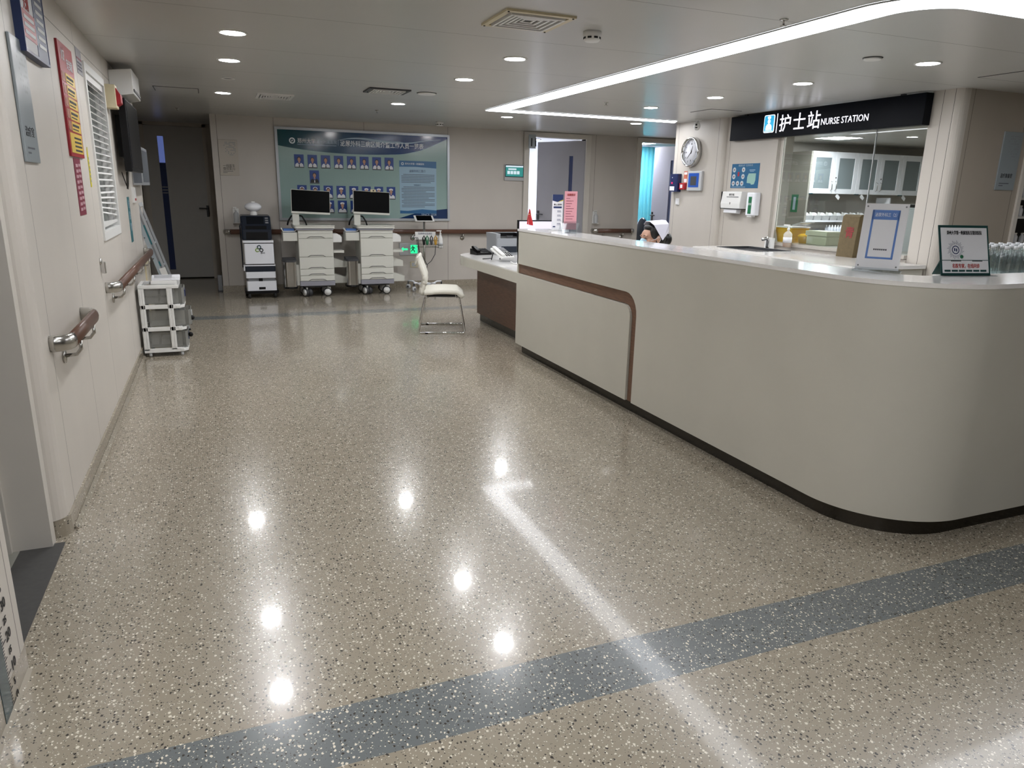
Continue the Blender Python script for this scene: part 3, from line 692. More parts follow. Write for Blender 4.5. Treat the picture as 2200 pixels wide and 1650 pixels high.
# ================================================================ NURSE (seated, facing -X)
def capsule_mesh(b, a, c_, ra, rb, n=14):
    a, c_ = Vector(a), Vector(c_); d = (c_-a); L_ = d.length; q = Vector((0, 0, 1)).rotation_difference(d.normalized()).to_matrix().to_4x4()
    prof = [(max(.0005, ra*math.sin(t_)), -ra*math.cos(t_)) for t_ in (.1, .5, 1.0, PI/2)] + [(max(.0005, rb*math.cos(t_)), L_+rb*math.sin(t_)) for t_ in (0, .5, 1.0, 1.45)]
    b.lathe(prof, n, Matrix.Translation(a) @ q)
def blend(o, voxel, smooth=6, fac=.5):
    rm = o.modifiers.new('r', 'REMESH'); rm.mode = 'VOXEL'; rm.voxel_size = voxel; rm.use_smooth_shade = True
    s_ = o.modifiers.new('s', 'SMOOTH'); s_.factor = fac; s_.iterations = smooth
NP = (3.455, 5.36, 0)
nurse = thing('person', 'seated person in white cap and pale face mask behind the counter, facing left', 'person', NP, -90)
HZ = 1.145   # head centre height; local -Y is forward
b = MB()
Hd = Matrix.Translation((0, 0, HZ)) @ Matrix.Rotation(.12, 4, 'X')
def hp(x, y, z): return Hd @ Vector((x, y, z))
b.ell(hp(0, .015, .035), (.074, .094, .088)); b.ell(hp(0, -.030, -.03), (.060, .062, .075)); b.ell(hp(0, -.045, -.085), (.032, .034, .03))
b.ell(hp(0, -.060, .03), (.054, .034, .05)); b.ell(hp(.037, -.062, -.02), (.024, .024, .024)); b.ell(hp(-.037, -.062, -.02), (.024, .024, .024))
capsule_mesh(b, hp(0, -.088, .015), hp(0, -.108, -.028), .0085, .0135); b.ell(hp(0, -.098, -.06), (.022, .012, .009))
for s_ in (-1, 1):
    b.ell(hp(s_*.034, -.088, .030), (.022, .01, .007)); b.ell(hp(s_*.032, -.082, .008), (.014, .012, .009))
    b.ell(hp(s_*.077, .012, -.012), (.010, .020, .031)); b.ell(hp(s_*.079, .016, .004), (.010, .019, .018))
capsule_mesh(b, hp(0, .02, -.06), (0, .03, HZ-.22), .050, .055)
capsule_mesh(b, (-.16, .05, HZ-.235), (.16, .05, HZ-.235), .052, .052); b.ell((0, .05, HZ-.36), (.155, .09, .17)); b.ell((0, .06, HZ-.56), (.13, .085, .16)); b.ell((0, .08, .53), (.165, .12, .12))
arms = []
for s_ in (-1, 1):
    sh = Vector((s_*.175, .05, HZ-.245)); el = Vector((s_*.215, -.06, .79)); wr = Vector((s_*.10, -.27, .785))
    capsule_mesh(b, sh, el, .046, .036); capsule_mesh(b, el, wr, .036, .024)
    hd_ = (wr-el).normalized(); pc = wr+hd_*.05
    b.ell(pc, (.036, .042, .015))
    side = Vector((hd_.y, -hd_.x, 0))
    for k, (off, ln) in enumerate(((-.027, .062), (-.009, .074), (.009, .070), (.026, .054))):
        p0 = pc+hd_*.032+side*off; p1 = p0+hd_*ln*.5+Vector((0, 0, .006)); p2 = p1+hd_*ln*.5+Vector((0, 0, -.012))
        capsule_mesh(b, p0, p1, .0088, .0082, 8); capsule_mesh(b, p1, p2, .0082, .007, 8)
    q0 = pc+side*(.03*s_)-hd_*.02; capsule_mesh(b, q0, q0+side*(.026*s_)+hd_*.03, .0105, .009, 8); capsule_mesh(b, q0+side*(.026*s_)+hd_*.03, q0+side*(.026*s_)+hd_*.055, .009, .0075, 8)
    hip = Vector((s_*.09, .06, .53)); kn = Vector((s_*.11, -.36, .53)); an = Vector((s_*.11, -.30, .09))
    capsule_mesh(b, hip, kn, .083, .058); capsule_mesh(b, kn, an, .056, .036); capsule_mesh(b, an+Vector((0, .03, -.035)), an+Vector((0, -.13, -.055)), .038, .032)
body = b.build('body', M_['skin'], nurse); blend(body, .0062, 5, .5)
# hair, bun, cap, mask, coat
b = MB()
b.ell(hp(0, .030, .048), (.083, .098, .086)); b.ell(hp(0, .05, -.005), (.078, .078, .075)); b.ell(hp(0, -.024, .088), (.058, .046, .034))
b.ell(hp(0, .145, -.028), (.047, .043, .055)); b.ell(hp(.055, -.0, .05), (.028, .05, .06)); b.ell(hp(-.055, -.0, .05), (.028, .05, .06))
h_ = b.build('hair', M_['hair'], nurse); blend(h_, .006, 3, .4)
# cap: folded white cap, flat on top, pointed above the ear
b = MB()
P_ = [hp(.097, .040, -.018), hp(.080, -.030, .118), hp(.074, .120, .108), hp(-.097, .040, -.018), hp(-.080, -.030, .118), hp(-.074, .120, .108),
      hp(.03, -.040, .146), hp(-.03, -.040, .146), hp(.03, .118, .138), hp(-.03, .118, .138), hp(.05, .135, .04), hp(-.05, .135, .04)]
b.add(P_, [(0, 1, 2), (3, 5, 4), (1, 6, 8, 2), (4, 5, 9, 7), (6, 7, 9, 8), (2, 8, 9, 5), (2, 5, 11, 10), (0, 2, 10), (3, 11, 5)])
o = b.build('nurse_cap', M_['cap'], nurse); s_ = o.modifiers.new('s', 'SOLIDIFY'); s_.thickness = .003
b = MB(); vs = []; fs = []
for i in range(7):
    z = .012-.10*i/6
    for j in range(13):
        a = math.radians(-90+(-66+132*j/12)); wv = .004*math.sin(i*2.6)
        rx, ry = .066-.010*abs(i-2)/4, .098-.018*abs(i-2)/4
        bulge = .020*math.exp(-((j-6)/2.2)**2)*(1 if 0 < i < 5 else .6)
        zz = z-.020*abs((j-6)/6)**1.5*(1 if i < 2 else 0)+.0
        vs.append(hp((rx)*math.cos(a), -.018+(ry+bulge+wv-.012)*math.sin(a), zz))
for i in range(6):
    for j in range(12): fs.append((i*13+j, i*13+j+1, (i+1)*13+j+1, (i+1)*13+j))
b.smooth = True; b.add(vs, fs); b.smooth = False
o = b.build('face_mask', M_['mask'], nurse); s_ = o.modifiers.new('s', 'SOLIDIFY'); s_.thickness = .003
b = MB()
for s_ in (-1, 1):
    b.tube([hp(s_*.060, -.052, -.012), hp(s_*.074, -.02, -.004), hp(s_*.088, .012, .012), hp(s_*.088, .03, -.01), hp(s_*.076, -.01, -.05), hp(s_*.060, -.045, -.07)], .0018, 6)
b.build('mask_loops', M_['paper'], nurse)
b = MB()
for s_ in (-1, 1):
    b.tube([hp(s_*.016, -.097, .030), hp(s_*.034, -.094, .036), hp(s_*.054, -.080, .028)], [.0022, .0032, .0015], 6)
    b.tube([hp(s_*.020, -.0935, .009), hp(s_*.034, -.0935, .0125), hp(s_*.050, -.082, .006)], [.002, .0034, .002], 6)
b.build('brows_and_lashes', M_['lips'], nurse)
b = MB()
b.ell((0, .05, HZ-.37), (.175, .108, .19)); b.ell((0, .06, HZ-.58), (.15, .105, .2)); b.ell((0, .07, .56), (.185, .14, .14)); capsule_mesh(b, (-.155, .05, HZ-.24), (.155, .05, HZ-.24), .066, .066)
for s_ in (-1, 1):
    sh = Vector((s_*.175, .05, HZ-.245)); el = Vector((s_*.215, -.06, .79)); wr = Vector((s_*.13, -.215, .787))
    capsule_mesh(b, sh, el, .060, .050); capsule_mesh(b, el, wr, .050, .040); capsule_mesh(b, (s_*.09, .05, .54), (s_*.10, -.22, .54), .102, .085)
o = b.build('white_coat', M_['coat'], nurse); blend(o, .009, 6, .5)
b = MB(); b.tube([(-.055, -.005, HZ-.16), (-.03, -.06, HZ-.215), (0, -.075, HZ-.26), (.03, -.06, HZ-.215), (.055, -.005, HZ-.16), (.05, .08, HZ-.15), (-.05, .08, HZ-.15)], .012, 8, close=True); b.build('collar', M_['cap'], nurse)
b = MB()
for s_ in (-1, 1): b.ell((s_*.11, -.36, .045), (.05, .13, .045))
b.build('shoes', M_['white'], nurse)
t = thing('swivel_stool', 'low swivel stool under the seated person behind the counter', 'stool', (3.495, 5.36, 0))
MB().lathe([(.001, .36), (.17, .36), (.185, .38), (.185, .41), (.15, .425), (.001, .43)], 24).build('seat', M_['black'], t)
MB().cyl((0, 0, .06), (0, 0, .36), .025).build('column', M_['chrome'], t)
for k in range(5):
    a = 2*PI*k/5; b = MB().tube([(0, 0, .08), (.24*math.cos(a), .24*math.sin(a), .055)], [.018, .012]); b.build('leg', M_['dgrey'], t)
    MB().cyl((.24*math.cos(a)-.012*math.sin(a), .24*math.sin(a)+.012*math.cos(a), .025), (.24*math.cos(a)+.012*math.sin(a), .24*math.sin(a)-.012*math.cos(a), .025), .025).build('caster', M_['black'], t)

# ================================================================ BACK WALL  (local x = world X, wall face y = 11.2)
YB = 11.2
def handrail(name, label, x0, x1, brackets, loc, rz, endcap='both', h=.90):
    """local: x along wall, -y out of wall, z=0 at floor"""
    t = thing(name, label, 'handrail', loc, rz, group=None)
    def oval(pts):
        b = MB(); vs = []; n = 12
        for p, d in pts:
            for j in range(n):
                a = 2*PI*j/n; q = Vector((0, 0, .036*math.sin(a))) + d*.021*math.cos(a); vs.append(Vector(p)+q)
        k = len(pts); fs = [(i*n+j, i*n+(j+1) % n, (i+1)*n+(j+1) % n, (i+1)*n+j) for i in range(k-1) for j in range(n)] + [tuple(range(n)), tuple(range((k-1)*n, k*n))]
        b.smooth = True; b.add(vs, fs[:-2]); b.smooth = False; b.f += [list(f) for f in fs[-2:]]; b.m += [0, 0]; b.sm += [False, False]; return b
    zc = h-.036; y = -.075
    def end(x, s):    # steel elbow curving back to the wall
        pts = []
        for k in range(7):
            a = math.radians(90*k/6); R = .075
            pts.append(((x+s*(R*math.sin(a)), -.0-(.075)*math.cos(a), zc), Vector((math.sin(a)*s, math.cos(a)*-1, 0)).normalized()))
        return pts
    oval([((x0+.075, y, zc), Vector((0, 1, 0))), ((x1-.075, y, zc), Vector((0, 1, 0)))]).build('grip', M_['rail'], t)
    for x, s in ((x0, -1), (x1, 1)):
        if (s < 0 and endcap in ('both', 'start')) or (s > 0 and endcap in ('both', 'end')):
            oval(end(x-s*.075, s)).build('end_elbow', M_['steel'], t)
    for x in brackets:
        b = MB(); b.tube([(x, y, zc-.03), (x, y, zc-.075), (x, y+.02, zc-.10), (x, -.006, zc-.105)], .0085, 8)
        b.cyl((x, -.008, zc-.105), (x, 0, zc-.105), .034, 18); b.build('bracket', M_['steel'], t)
    return t
handrail('handrail', 'long brown handrail on the back wall behind the carts and below the notice board', .10, 4.66, (.45, 1.2, 2.0, 2.83, 3.645, 4.465), (0, YB, 0), 0, h=.905)
handrail('handrail', 'short brown handrail between the two ward doors', 5.99, 6.80, (6.19, 6.567), (0, YB, 0), 0, h=.915)
handrail('handrail', 'short near brown handrail with steel ends at the front of the left wall', 3.56, 4.37, (3.81, 4.22), (XL, 0, 0), 90, h=.865)
handrail('handrail', 'long brown handrail on the left wall running back past the ladder', 5.38, 8.26, (5.66, 6.36, 7.15, 7.88), (XL, 0, 0), 90, h=.875)
# notice board
t = thing('notice_board', 'large framed teal staff notice board with portrait photos on the back wall', 'notice board', (.86, YB, 1.03))
W_, H_ = 2.57, 1.29
b = MB(); fw_ = .035
b.box(0, W_, -.035, 0, 0, fw_).box(0, W_, -.035, 0, H_-fw_, H_).box(0, fw_, -.035, 0, fw_, H_-fw_).box(W_-fw_, W_, -.035, 0, fw_, H_-fw_)
b.build('frame', M_['alu'], t)
MB().box(fw_, W_-fw_, -.015, 0, fw_, H_-fw_).build('board', M_['boardbg'], t)
def curve_poly(x0, x1, zf, ztop, n=30):
    return [(x0+(x1-x0)*i/n, zf(i/n)) for i in range(n+1)] + [(x1, ztop), (x0, ztop)]
ix0, ix1, iz0, iz1 = fw_, W_-fw_, fw_, H_-fw_
zb = lambda u: iz1-.215-.085*math.sin(PI*min(1, u/1.0)**.85)+ .13*max(0, u-.72)/.28*u + (.06*max(0, u-.85)/.15)
hm = mat('header gradient', '12405a', .12); nt = hm.node_tree; g = nt.nodes.new('ShaderNodeTexCoord'); s_ = nt.nodes.new('ShaderNodeSeparateXYZ'); rp = nt.nodes.new('ShaderNodeValToRGB')
nt.links.new(g.outputs['Generated'], s_.inputs[0]); nt.links.new(s_.outputs[0], rp.inputs[0]); nt.links.new(rp.outputs[0], nt.nodes['Principled BSDF'].inputs['Base Color'])
rp.color_ramp.elements[0].color = lin('12464c'); rp.color_ramp.elements[1].color = lin('16357a')
MB().flat(curve_poly(ix0, ix1, zb, iz1), -.0155).build('header_swoosh', hm, t)
b = MB()
n = 24
up = lambda u: iz1-.075+.02*math.sin(u*9)-.10*u*(1-u)
vs = []; 
for i in range(n+1):
    u = i/n; x = ix0+.85+(ix1-ix0-.95)*u
    zc = iz1-.11+.035*math.sin(u*8.5)*(1-u)+.07*max(0, u-.7)/.3; th = .030*math.sin(PI*u)*(1 if u < .6 else .5)
    vs += [(x, -.016, zc-.004), (x, -.016, zc+th)]
b.add(vs, [(2*i, 2*i+1, 2*i+3, 2*i+2) for i in range(n)])
b.build('pale_wave', M_['pw'], t)
MB().flat([(ix1-.78, iz0), (ix1-.55, iz0+.07), (ix1-.3, iz0+.12), (ix1, iz0+.15), (ix1, iz0)], -.0155).build('footer_swoosh', M_['navyb'], t)
letters('footer_lettering', 'SINCE 1928', .045, ix1-.42, -.017, iz0+.045, M_['pw'], t, width=.24)
b = MB(); ringpts(b, ix0+.20, iz1-.145, .026, .042, -.0165); b.box(ix0+.188, ix0+.197, -.017, -.0165, iz1-.16, iz1-.137).box(ix0+.203, ix0+.212, -.017, -.0165, iz1-.153, iz1-.13)
b.build('round_emblem', M_['inkw'], t)
letters('hospital_name', '郑州大学', .075, ix0+.27, -.017, iz1-.17, M_['inkw'], t, width=.25)
letters('hospital_name', '第一附属医院', .055, ix0+.535, -.017, iz1-.165, M_['pw'], t, width=.29)
MB().box(ix0+.845, ix0+.85, -.017, -.016, iz1-.19, iz1-.11).box(ix0+.27, ix0+.82, -.017, -.016, iz1-.196, iz1-.190).build('divider_lines', M_['pw'], t)
letters('title', '泌尿外科三病区简介暨工作人员一览表', .088, ix0+.875, -.017, iz1-.185, M_['inkw'], t, width=1.25, bold=.001)
# portraits : rows
def portrait(x, z, kind, lab):
    w_, h_ = .133, .17; b = MB()
    def ell2(cx, cz, rx, rz, y, mi, n=14):
        b.mi = mi; b.flat([(cx+rx*math.cos(2*PI*j/n), cz+rz*math.sin(2*PI*j/n)) for j in range(n)], y)
    b.mi = 0; b.box(0, w_, -.003, 0, 0, h_)
    if kind == 2: ell2(w_/2, .122, .034, .026, -.0032, 4)
    ell2(w_/2, .105, .027, .034, -.0034, 3)
    if kind == 1: ell2(w_/2, .128, .032, .018, -.0036, 1)
    b.mi = 2; b.flat([(w_/2-.011, .05), (w_/2+.011, .05), (w_/2+.009, .08), (w_/2-.009, .08)], -.0036)
    ell2(w_/2, .098, .021, .029, -.0038, 2)
    b.mi = 3 if kind == 3 else 1; b.flat([(.008, 0), (w_-.008, 0), (w_-.014, .035), (w_-.04, .055), (w_/2, .03), (.04, .055), (.014, .035)], -.0037)
    if kind in (0, 3):
        b.mi = 1 if kind == 3 else 3; b.flat([(w_/2-.008, .0), (w_/2+.008, .0), (w_/2+.004, .035), (w_/2-.004, .035)], -.004)
    o = b.build('portrait_photo', [M_['portrait'], M_['paper'], M_['skin'], M_['hair'], M_['cap']], t, (x, -.0155, z)); o['label'] = lab
    MB().box(x, x+w_, -.018, -.0155, z-.014, z-.002).build('name_strip', M_['dgrey'], t)
for i in range(8): portrait(ix0+.215+.187*i, iz1-.50, 0, 'blue portrait of a staff member in a white coat, top row')
portrait(ix0+.42, iz1-.715, 3, 'blue portrait of a staff member in a dark suit, second row')
for i in range(8): portrait(ix0+.235+.187*i, iz1-.925, 2 if i in (0, 1, 2) else 1, 'blue portrait of a nurse, third row')
for i in range(5): portrait(ix0+.245+.187*i, iz1-1.135, 1, 'blue portrait of a nurse, bottom row')
b = MB()
for i in range(6):
    x = ix0+.58+.187*i; z = iz1-.715
    for q in ((x, x+.125, z, z+.003), (x, x+.125, z+.162, z+.165), (x, x+.003, z, z+.165), (x+.122, x+.125, z, z+.165)): b.box(q[0], q[1], -.0165, -.0155, q[2], q[3])
b.build('empty_pockets', mat('pocket outline', '8fa7a3', .3), t)
# info sheet
ox, oz, sw, sh = ix0+1.745, iz0+.075, .58, .78
MB().box(ox, ox+sw, -.018, -.0155, oz, oz+sh).build('info_sheet', M_['lblue'], t)
MB().flat([(ox, oz+sh-.09), (ox+.25, oz+sh-.085), (ox+sw, oz+sh-.10), (ox+sw, oz+sh), (ox, oz+sh)], -.0185).build('info_header', M_['mblue'], t)
MB().flat([(ox, oz), (ox+sw, oz), (ox+sw, oz+.05), (ox+.35, oz+.065), (ox+.12, oz+.04), (ox, oz+.045)], -.0185).build('info_footer', M_['mblue'], t)
letters('info_header_lettering', '郑州大学第一附属医院', .032, ox+.085, -.0195, oz+sh-.055, M_['inkw'], t, width=.3)
b = MB(); ringpts(b, ox+.05, oz+sh-.045, .012, .02, -.0192); b.build('info_emblem', M_['inkw'], t)
letters('info_heading', '泌尿外科三简介', .045, ox+.15, -.0195, oz+sh-.165, M_['navyp'], t, width=.26)
b = MB(); rr = random.Random(3)
for k in range(22):
    if k in (6, 7): continue
    x = ox+.03+(.03 if k in (0, 8, 12, 16, 19) else 0); z = oz+sh-.205-.0228*k; xe = ox+sw-.03-(rr.random()*.25 if k in (5, 11, 15, 18, 21) else 0)
    while x < xe:
        b.box(x, min(xe, x+.013), -.0192, -.0185, z, z+.009); x += .0165
b.build('info_text_rows', M_['inkg'], t)
letters('info_subheading', '特色医疗', .026, ox+.22, -.0195, oz+sh-.205-.0228*7, M_['navyp'], t, width=.11)
# room sign on back wall
def room_sign(name, label, x, z, w_, h_, loc, rz, txt, txt2=None, m=None, sub=True):
    t = thing(name, label, 'sign', loc, rz)
    MB().box(x, x+w_, -.012, 0, z, z+h_).build('plate', m or M_['signplate'], t, bevel=.003)
    b = MB(); rr = random.Random(5)
    for i in range(9):
        for j in range(9):
            if rr.random() < .5*(i/9+j/9): b.flat([(x+w_*.3+i*w_*.07+q[0]*.008, z+h_*.58+j*h_*.043+q[1]*.008) for q in ((0, -1), (1, 0), (0, 1), (-1, 0))], -.0125)
    b.build('dot_pattern', mat(name+' pattern', '8b8f92', .4), t)
    letters('lettering', txt, w_*.17, x+w_*.16, -.0128, z+h_*(.22 if not txt2 else .24), M_['ink'], t, width=w_*.62)
    if txt2: letters('lettering', txt2, w_*.17, x+w_*.16, -.0128, z+h_*.16, M_['ink'], t, width=w_*.62)
    if sub:
        b = MB()
        for k in range(7): b.box(x+w_*(.16+.075*k), x+w_*(.22+.075*k), -.0128, -.012, z+h_*.11, z+h_*.125)
        for k in range(3): b.box(x+w_*(.16+.075*k), x+w_*(.22+.075*k), -.0128, -.012, z+h_*.07, z+h_*.085)
        b.build('small_print', M_['inkg'], t)
    return t
room_sign('room_sign', 'pale duty room plate with two lines of characters beside the corridor corner', .108, 1.64, .25, .475, (0, YB, 0), 0, '一线医生', '值班室(1)', mat('beige sign plate', 'b4aca0', .35))
room_sign('room_sign', 'grey preparation room plate on the beige wall at the right edge', 6.60, 1.608, .25, .505, (0, 4.66, 0), 0, '治疗准备室')
room_sign('room_sign', 'grey treatment room plate high on the left wall beside the near doorway', 3.60, 1.585, .255, .49, (XL, 0, 0), 90, '治疗室')
t = thing('wall_tablet', 'small wall tablet with a teal screen left of ward door eleven', 'screen', (4.35, YB, 1.67))
MB().box(0, .335, -.03, 0, 0, .25).build('casing', M_['lgrey'], t, bevel=.004)
MB().box(.008, .327, -.033, -.03, .055, .242).build('bezel', M_['black'], t)
MB().box(.018, .317, -.035, -.033, .065, .232).build('screen', E_TAB, t)
b = MB(); b.box(.018, .317, -.036, -.035, .208, .232).box(.06, .2, -.036, -.035, .165, .19)
for k in range(4): b.box(.045+.055*k, .09+.055*k, -.036, -.035, .10, .15)
b.build('screen_panels', E_TABW, t)
t = thing('door_number_sign', 'small projecting sign plate reading 11 at the top of the ward door', 'sign', (4.70, YB-.17, 2.17))
MB().box(0, .12, 0, .012, 0, .21).build('plate', M_['signplate'], t); MB().box(.05, .07, .012, .17, .02, .19).build('bracket', M_['lgrey'], t)
letters('lettering', '11', .17, .012, -.001, .035, M_['ink'], t, width=.09, bold=.004)
t = thing('exit_sign', 'low green lit running-figure exit sign with an arrow on the back wall', 'exit sign', (2.62, YB, .50))
MB().box(0, .31, -.014, 0, 0, .19).build('housing', M_['lgrey'], t, bevel=.003)
b = MB().box(.175, .285, -.016, -.014, .03, .16); b.flat([(.02, .095), (.06, .13), (.06, .108), (.13, .108), (.13, .082), (.06, .082), (.06, .06)], -.0155)
b.build('lit_symbol', E_EXIT, t)
b = MB(); Y_ = -.0168
b.flat([(.21+.011*math.cos(a/8*2*PI), .14+.011*math.sin(a/8*2*PI)) for a in range(8)], Y_)
b.flat([(.205, .127), (.235, .13), (.25, .105), (.24, .10), (.228, .115), (.222, .09), (.245, .07), (.24, .045), (.228, .047), (.23, .066), (.21, .082), (.185, .055), (.178, .063), (.202, .095), (.207, .113), (.192, .11), (.185, .095), (.177, .1), (.187, .122)], Y_)
b.build('figure', M_['ink'], t)
t = thing('wall_socket', 'blank socket plate low on the back wall below the exit sign', 'socket', (2.79, YB, .31))
MB().box(0, .115, -.008, 0, 0, .09).build('plate', M_['tan'], t, bevel=.002); MB().box(.02, .095, -.010, -.008, .015, .075).build('insert', M_['lgrey'], t)
def sanitizer(label, x, z, loc, rz, bottle=True):
    t = thing('hand_sanitizer', label, 'dispenser', loc, rz)
    MB().box(x-.04, x+.04, -.008, 0, z, z+.2).box(x-.045, x+.045, -.09, 0, z, z+.006).build('wall_bracket', M_['white'], t)
    MB().lathe([(.034, 0), (.036, .006), (.036, .12), (.026, .14), (.012, .15), (.012, .165), (.001, .165)], 16, Matrix.Translation((x, -.047, z+.006))).build('bottle', M_['lgrey'], t)
    b = MB(); b.cyl((x, -.047, z+.17), (x, -.047, z+.21), .005).box(x-.035, x+.012, -.055, -.039, z+.208, z+.22).lathe([(.014, .165), (.014, .18), (.001, .18)], 12, Matrix.Translation((x, -.047, z+.006))); b.build('pump', M_['white'], t)
    return t
sanitizer('white pump sanitizer bottle on the wall beside the robot trolley', .27, .99, (0, YB, 0), 0)
sanitizer('pale pump sanitizer bottle on the wall between the two ward doors', 6.03, 1.0, (0, YB, 0), 0)

# ================================================================ MEDICAL CARTS
def cart():
    t = thing('medical_cart', '', 'cart', (1.03, 10.45, 0))
    D = .44
    MB().cbox(0, .475, .012, D, .225, .93, .015).build('body', M_['cartw'], t)
    MB().cbox(-.005, .48, 0, D, .16, .226, .015).build('base_band', M_['cartg'], t)
    MB().box(.06, .42, .06, D-.04, .13, .16).build('chassis', M_['dgrey'], t)
    zs = (.93, .882, .817, .561, .395, .304, .228)
    MB().box(.004, .471, .002, .014, zs[1]+.002, zs[0]).build('top_rail', M_['cartw'], t)
    for k in range(1, 6):
        z1, z0 = zs[k]-.002, zs[k+1]+.003
        d = MB().box(.004, .471, -.006, .014, z0, z1).build('drawer', M_['cartw'], t, bevel=.003)
        q = [(.11, z0), (.14, z0+.018), (.16, z0+.024), (.315, z0+.024), (.335, z0+.018), (.365, z0)]
        qi = [(.355, z0), (.328, z0+.011), (.31, z0+.015), (.165, z0+.015), (.147, z0+.011), (.12, z0)]
        MB().prismY(q+qi, -.009, -.005).build('finger_groove', M_['cartline'], d)
    b = MB().cbox(-.045, .50, -.03, D+.02, .955, .982, .03); b.build('worktop', M_['cartw'], t)
    b = MB().cbox(-.03, .485, -.015, D, .93, .955, .02); b.build('worktop_skirt', M_['cartg'], t)
    b = MB(); b.tube([(-.045+.02, -.03, .99), (.48, -.03, .99), (.497, -.01, .99), (.497, D, .99), (-.04, D, .99), (-.045, -.01, .99)], .007, 8, close=True); b.build('guard_rail', M_['cartw'], t)
    # monitor
    Mm = Matrix.Translation((.215, .19, 1.30)) @ Matrix.Rotation(-.12, 4, 'X') @ Matrix.Rotation(.04, 4, 'Y')
    MB().box(-.06+.02, .05+.0, .20, .235, .98, 1.20).box(-.04, .08, .14, .26, .955, .992).build('monitor_arm', M_['cartw'], t)
    bz = MB().box(-.263, .263, 0, .03, -.16, .165, Mm).build('monitor', M_['cartw'], t, bevel=.004)
    MB().box(-.255, .258, -.003, 0, -.132, .158, Mm).build('screen', M_['blackgloss'], bz)
    b = MB()
    for s_ in (-1, 1): b.tube([(.02, .24, 1.12), (.02+s_*.07, .25, 1.11), (.02+s_*.115, .25, 1.04), (.02+s_*.13, .24, .985)], .011, 8)
    b.build('cable_loops', M_['black'], t)
    # left side : bin box + waste bin
    MB().cbox(-.20, -.004, .02, .24, .782, .897, .012).build('side_bin', M_['cartw'], t)
    b = MB(); b.tube([(-.215, .03, .955), (-.19, .05, .91), (-.03, .05, .91), (-.005, .03, .955)], .008, 6); b.tube([(-.2, .2, .95), (-.18, .2, .9), (-.02, .2, .9)], .008, 6); b.build('side_hooks', M_['white'], t)
    MB().box(-.18, -.04, .06, .22, .898, .945).build('blue_box', M_['blue'], t)['label'] = 'small blue box in the side holder'
    wb = MB().prism(rrect(-.215, -.045, -.07, .15, .05), .16, .50).build('waste_bin', M_['steel'], t)
    MB().prism(rrect(-.222, -.038, -.078, .158, .05), .50, .525).prismX([(-.06, .525), (.15, .525), (.15, .55), (.0, .545)], -.215, -.045).build('lid', M_['dgrey'], wb)
    MB().prism(rrect(-.218, -.042, -.074, .154, .05), .135, .16).box(-.16, -.1, -.12, -.06, .14, .152).build('foot', M_['black'], wb)
    MB().box(-.038, -.002, .04, .26, .165, .455).build('bin_bracket', M_['cartw'], t)
    # right side trays
    MB().prismY([(.48, .76), (.60, .76), (.602, .83), (.575, .862), (.555, .865), (.55, .875), (.48, .877)], .05, .26).build('glove_box_holder', M_['white'], t)
    MB().box(.48, .625, .04, .26, .612, .645).build('side_shelf', M_['cartw'], t)
    MB().prismY([(.48, .395), (.655, .395), (.655, .475), (.48, .535)], .17, .34).build('sloped_bin', M_['cartw'], t)
    MB().prismY([(.48, .17), (.675, .17), (.675, .25), (.48, .31)], .17, .34).build('sloped_bin', M_['cartw'], t)
    for x in (.10, .375):
        for y in (.07, .37):
            w_ = MB()
            if x < .2: w_.cyl((x-.045, y+.0, .06), (x-.015, y+.02, .06), .06, 20).cyl((x+.005, y+.01, .06), (x+.035, y+.035, .06), .06, 20)
            else: w_.cyl((x, y-.02, .06), (x, y+.02, .06), .06, 22)
            cw = w_.build('caster', M_['dgrey'], t)
            h = MB()
            if x < .2: h.cyl((x-.047, y-.001, .06), (x-.044, y+.001, .06), .045, 18).box(x-.02, x+.0, y-.02, y+.02, .06, .13)
            else: h.cyl((x, y-.024, .06), (x, y-.02, .06), .047, 20).box(x+.0, x+.045, y-.01, y+.03, .10, .145)
            h.build('hub', M_['white'], cw)
    return t
c1 = cart(); c1['label'] = 'ivory drawer cart with monitor, nearer the robot trolley'; c1['group'] = 'ivory medical carts with monitors'
c2 = dup(c1, (1.885, 10.47, 0), 0, 'ivory drawer cart with monitor, beside the low exit sign and the empty chair')
# small webcam box on cart 2 monitor
t = thing('webcam', 'small beige camera on top of the monitor nearer the exit sign', 'camera', (2.13, 10.66, 1.452))
MB().box(-.04, .04, 0, .03, 0, .038).build('body', M_['tan'], t, bevel=.004); MB().lathe([(.01, 0), (.01, .005), (.001, .006)], 12, Matrix.Translation((0, 0, .02)) @ Matrix.Rotation(PI/2, 4, 'X')).build('lens', M_['black'], t)

# ================================================================ ROBOT TROLLEY
t = thing('robot_trolley', 'white and navy service robot trolley with a rounded white head', 'robot', (.33, 10.5, 0))
MB().cbox(-.03, .41, 0, .42, .065, .105, .03).build('wheel_base', M_['black'], t)
for x, y in ((.02, .03), (.36, .03), (.0, .38), (.38, .38)):
    o = MB().cyl((x-.016, y, .038), (x+.016, y, .038), .037, 20).build('caster', M_['rubber'], t); MB().cyl((x-.018, y, .038), (x+.018, y, .038), .018, 14).build('hub', M_['steel'], o)
MB().cbox(-.005, .385, .01, .40, .105, .235, .02).build('lower_box', M_['whitegloss'], t)
MB().box(.15, .235, .004, .012, .125, .155).build('slot', M_['black'], t)
MB().cbox(.01, .37, .03, .38, .235, .28, .02).build('recessed_gap', M_['grey'], t)
MB().box(.155, .205, .012, .03, .235, .285).build('latch', M_['black'], t)
MB().cbox(-.01, .38, .0, .40, .28, .365, .015).build('white_drawer', M_['whitegloss'], t)
MB().cbox(-.012, .382, .005, .40, .367, .442, .015).build('navy_drawer', M_['navy'], t)
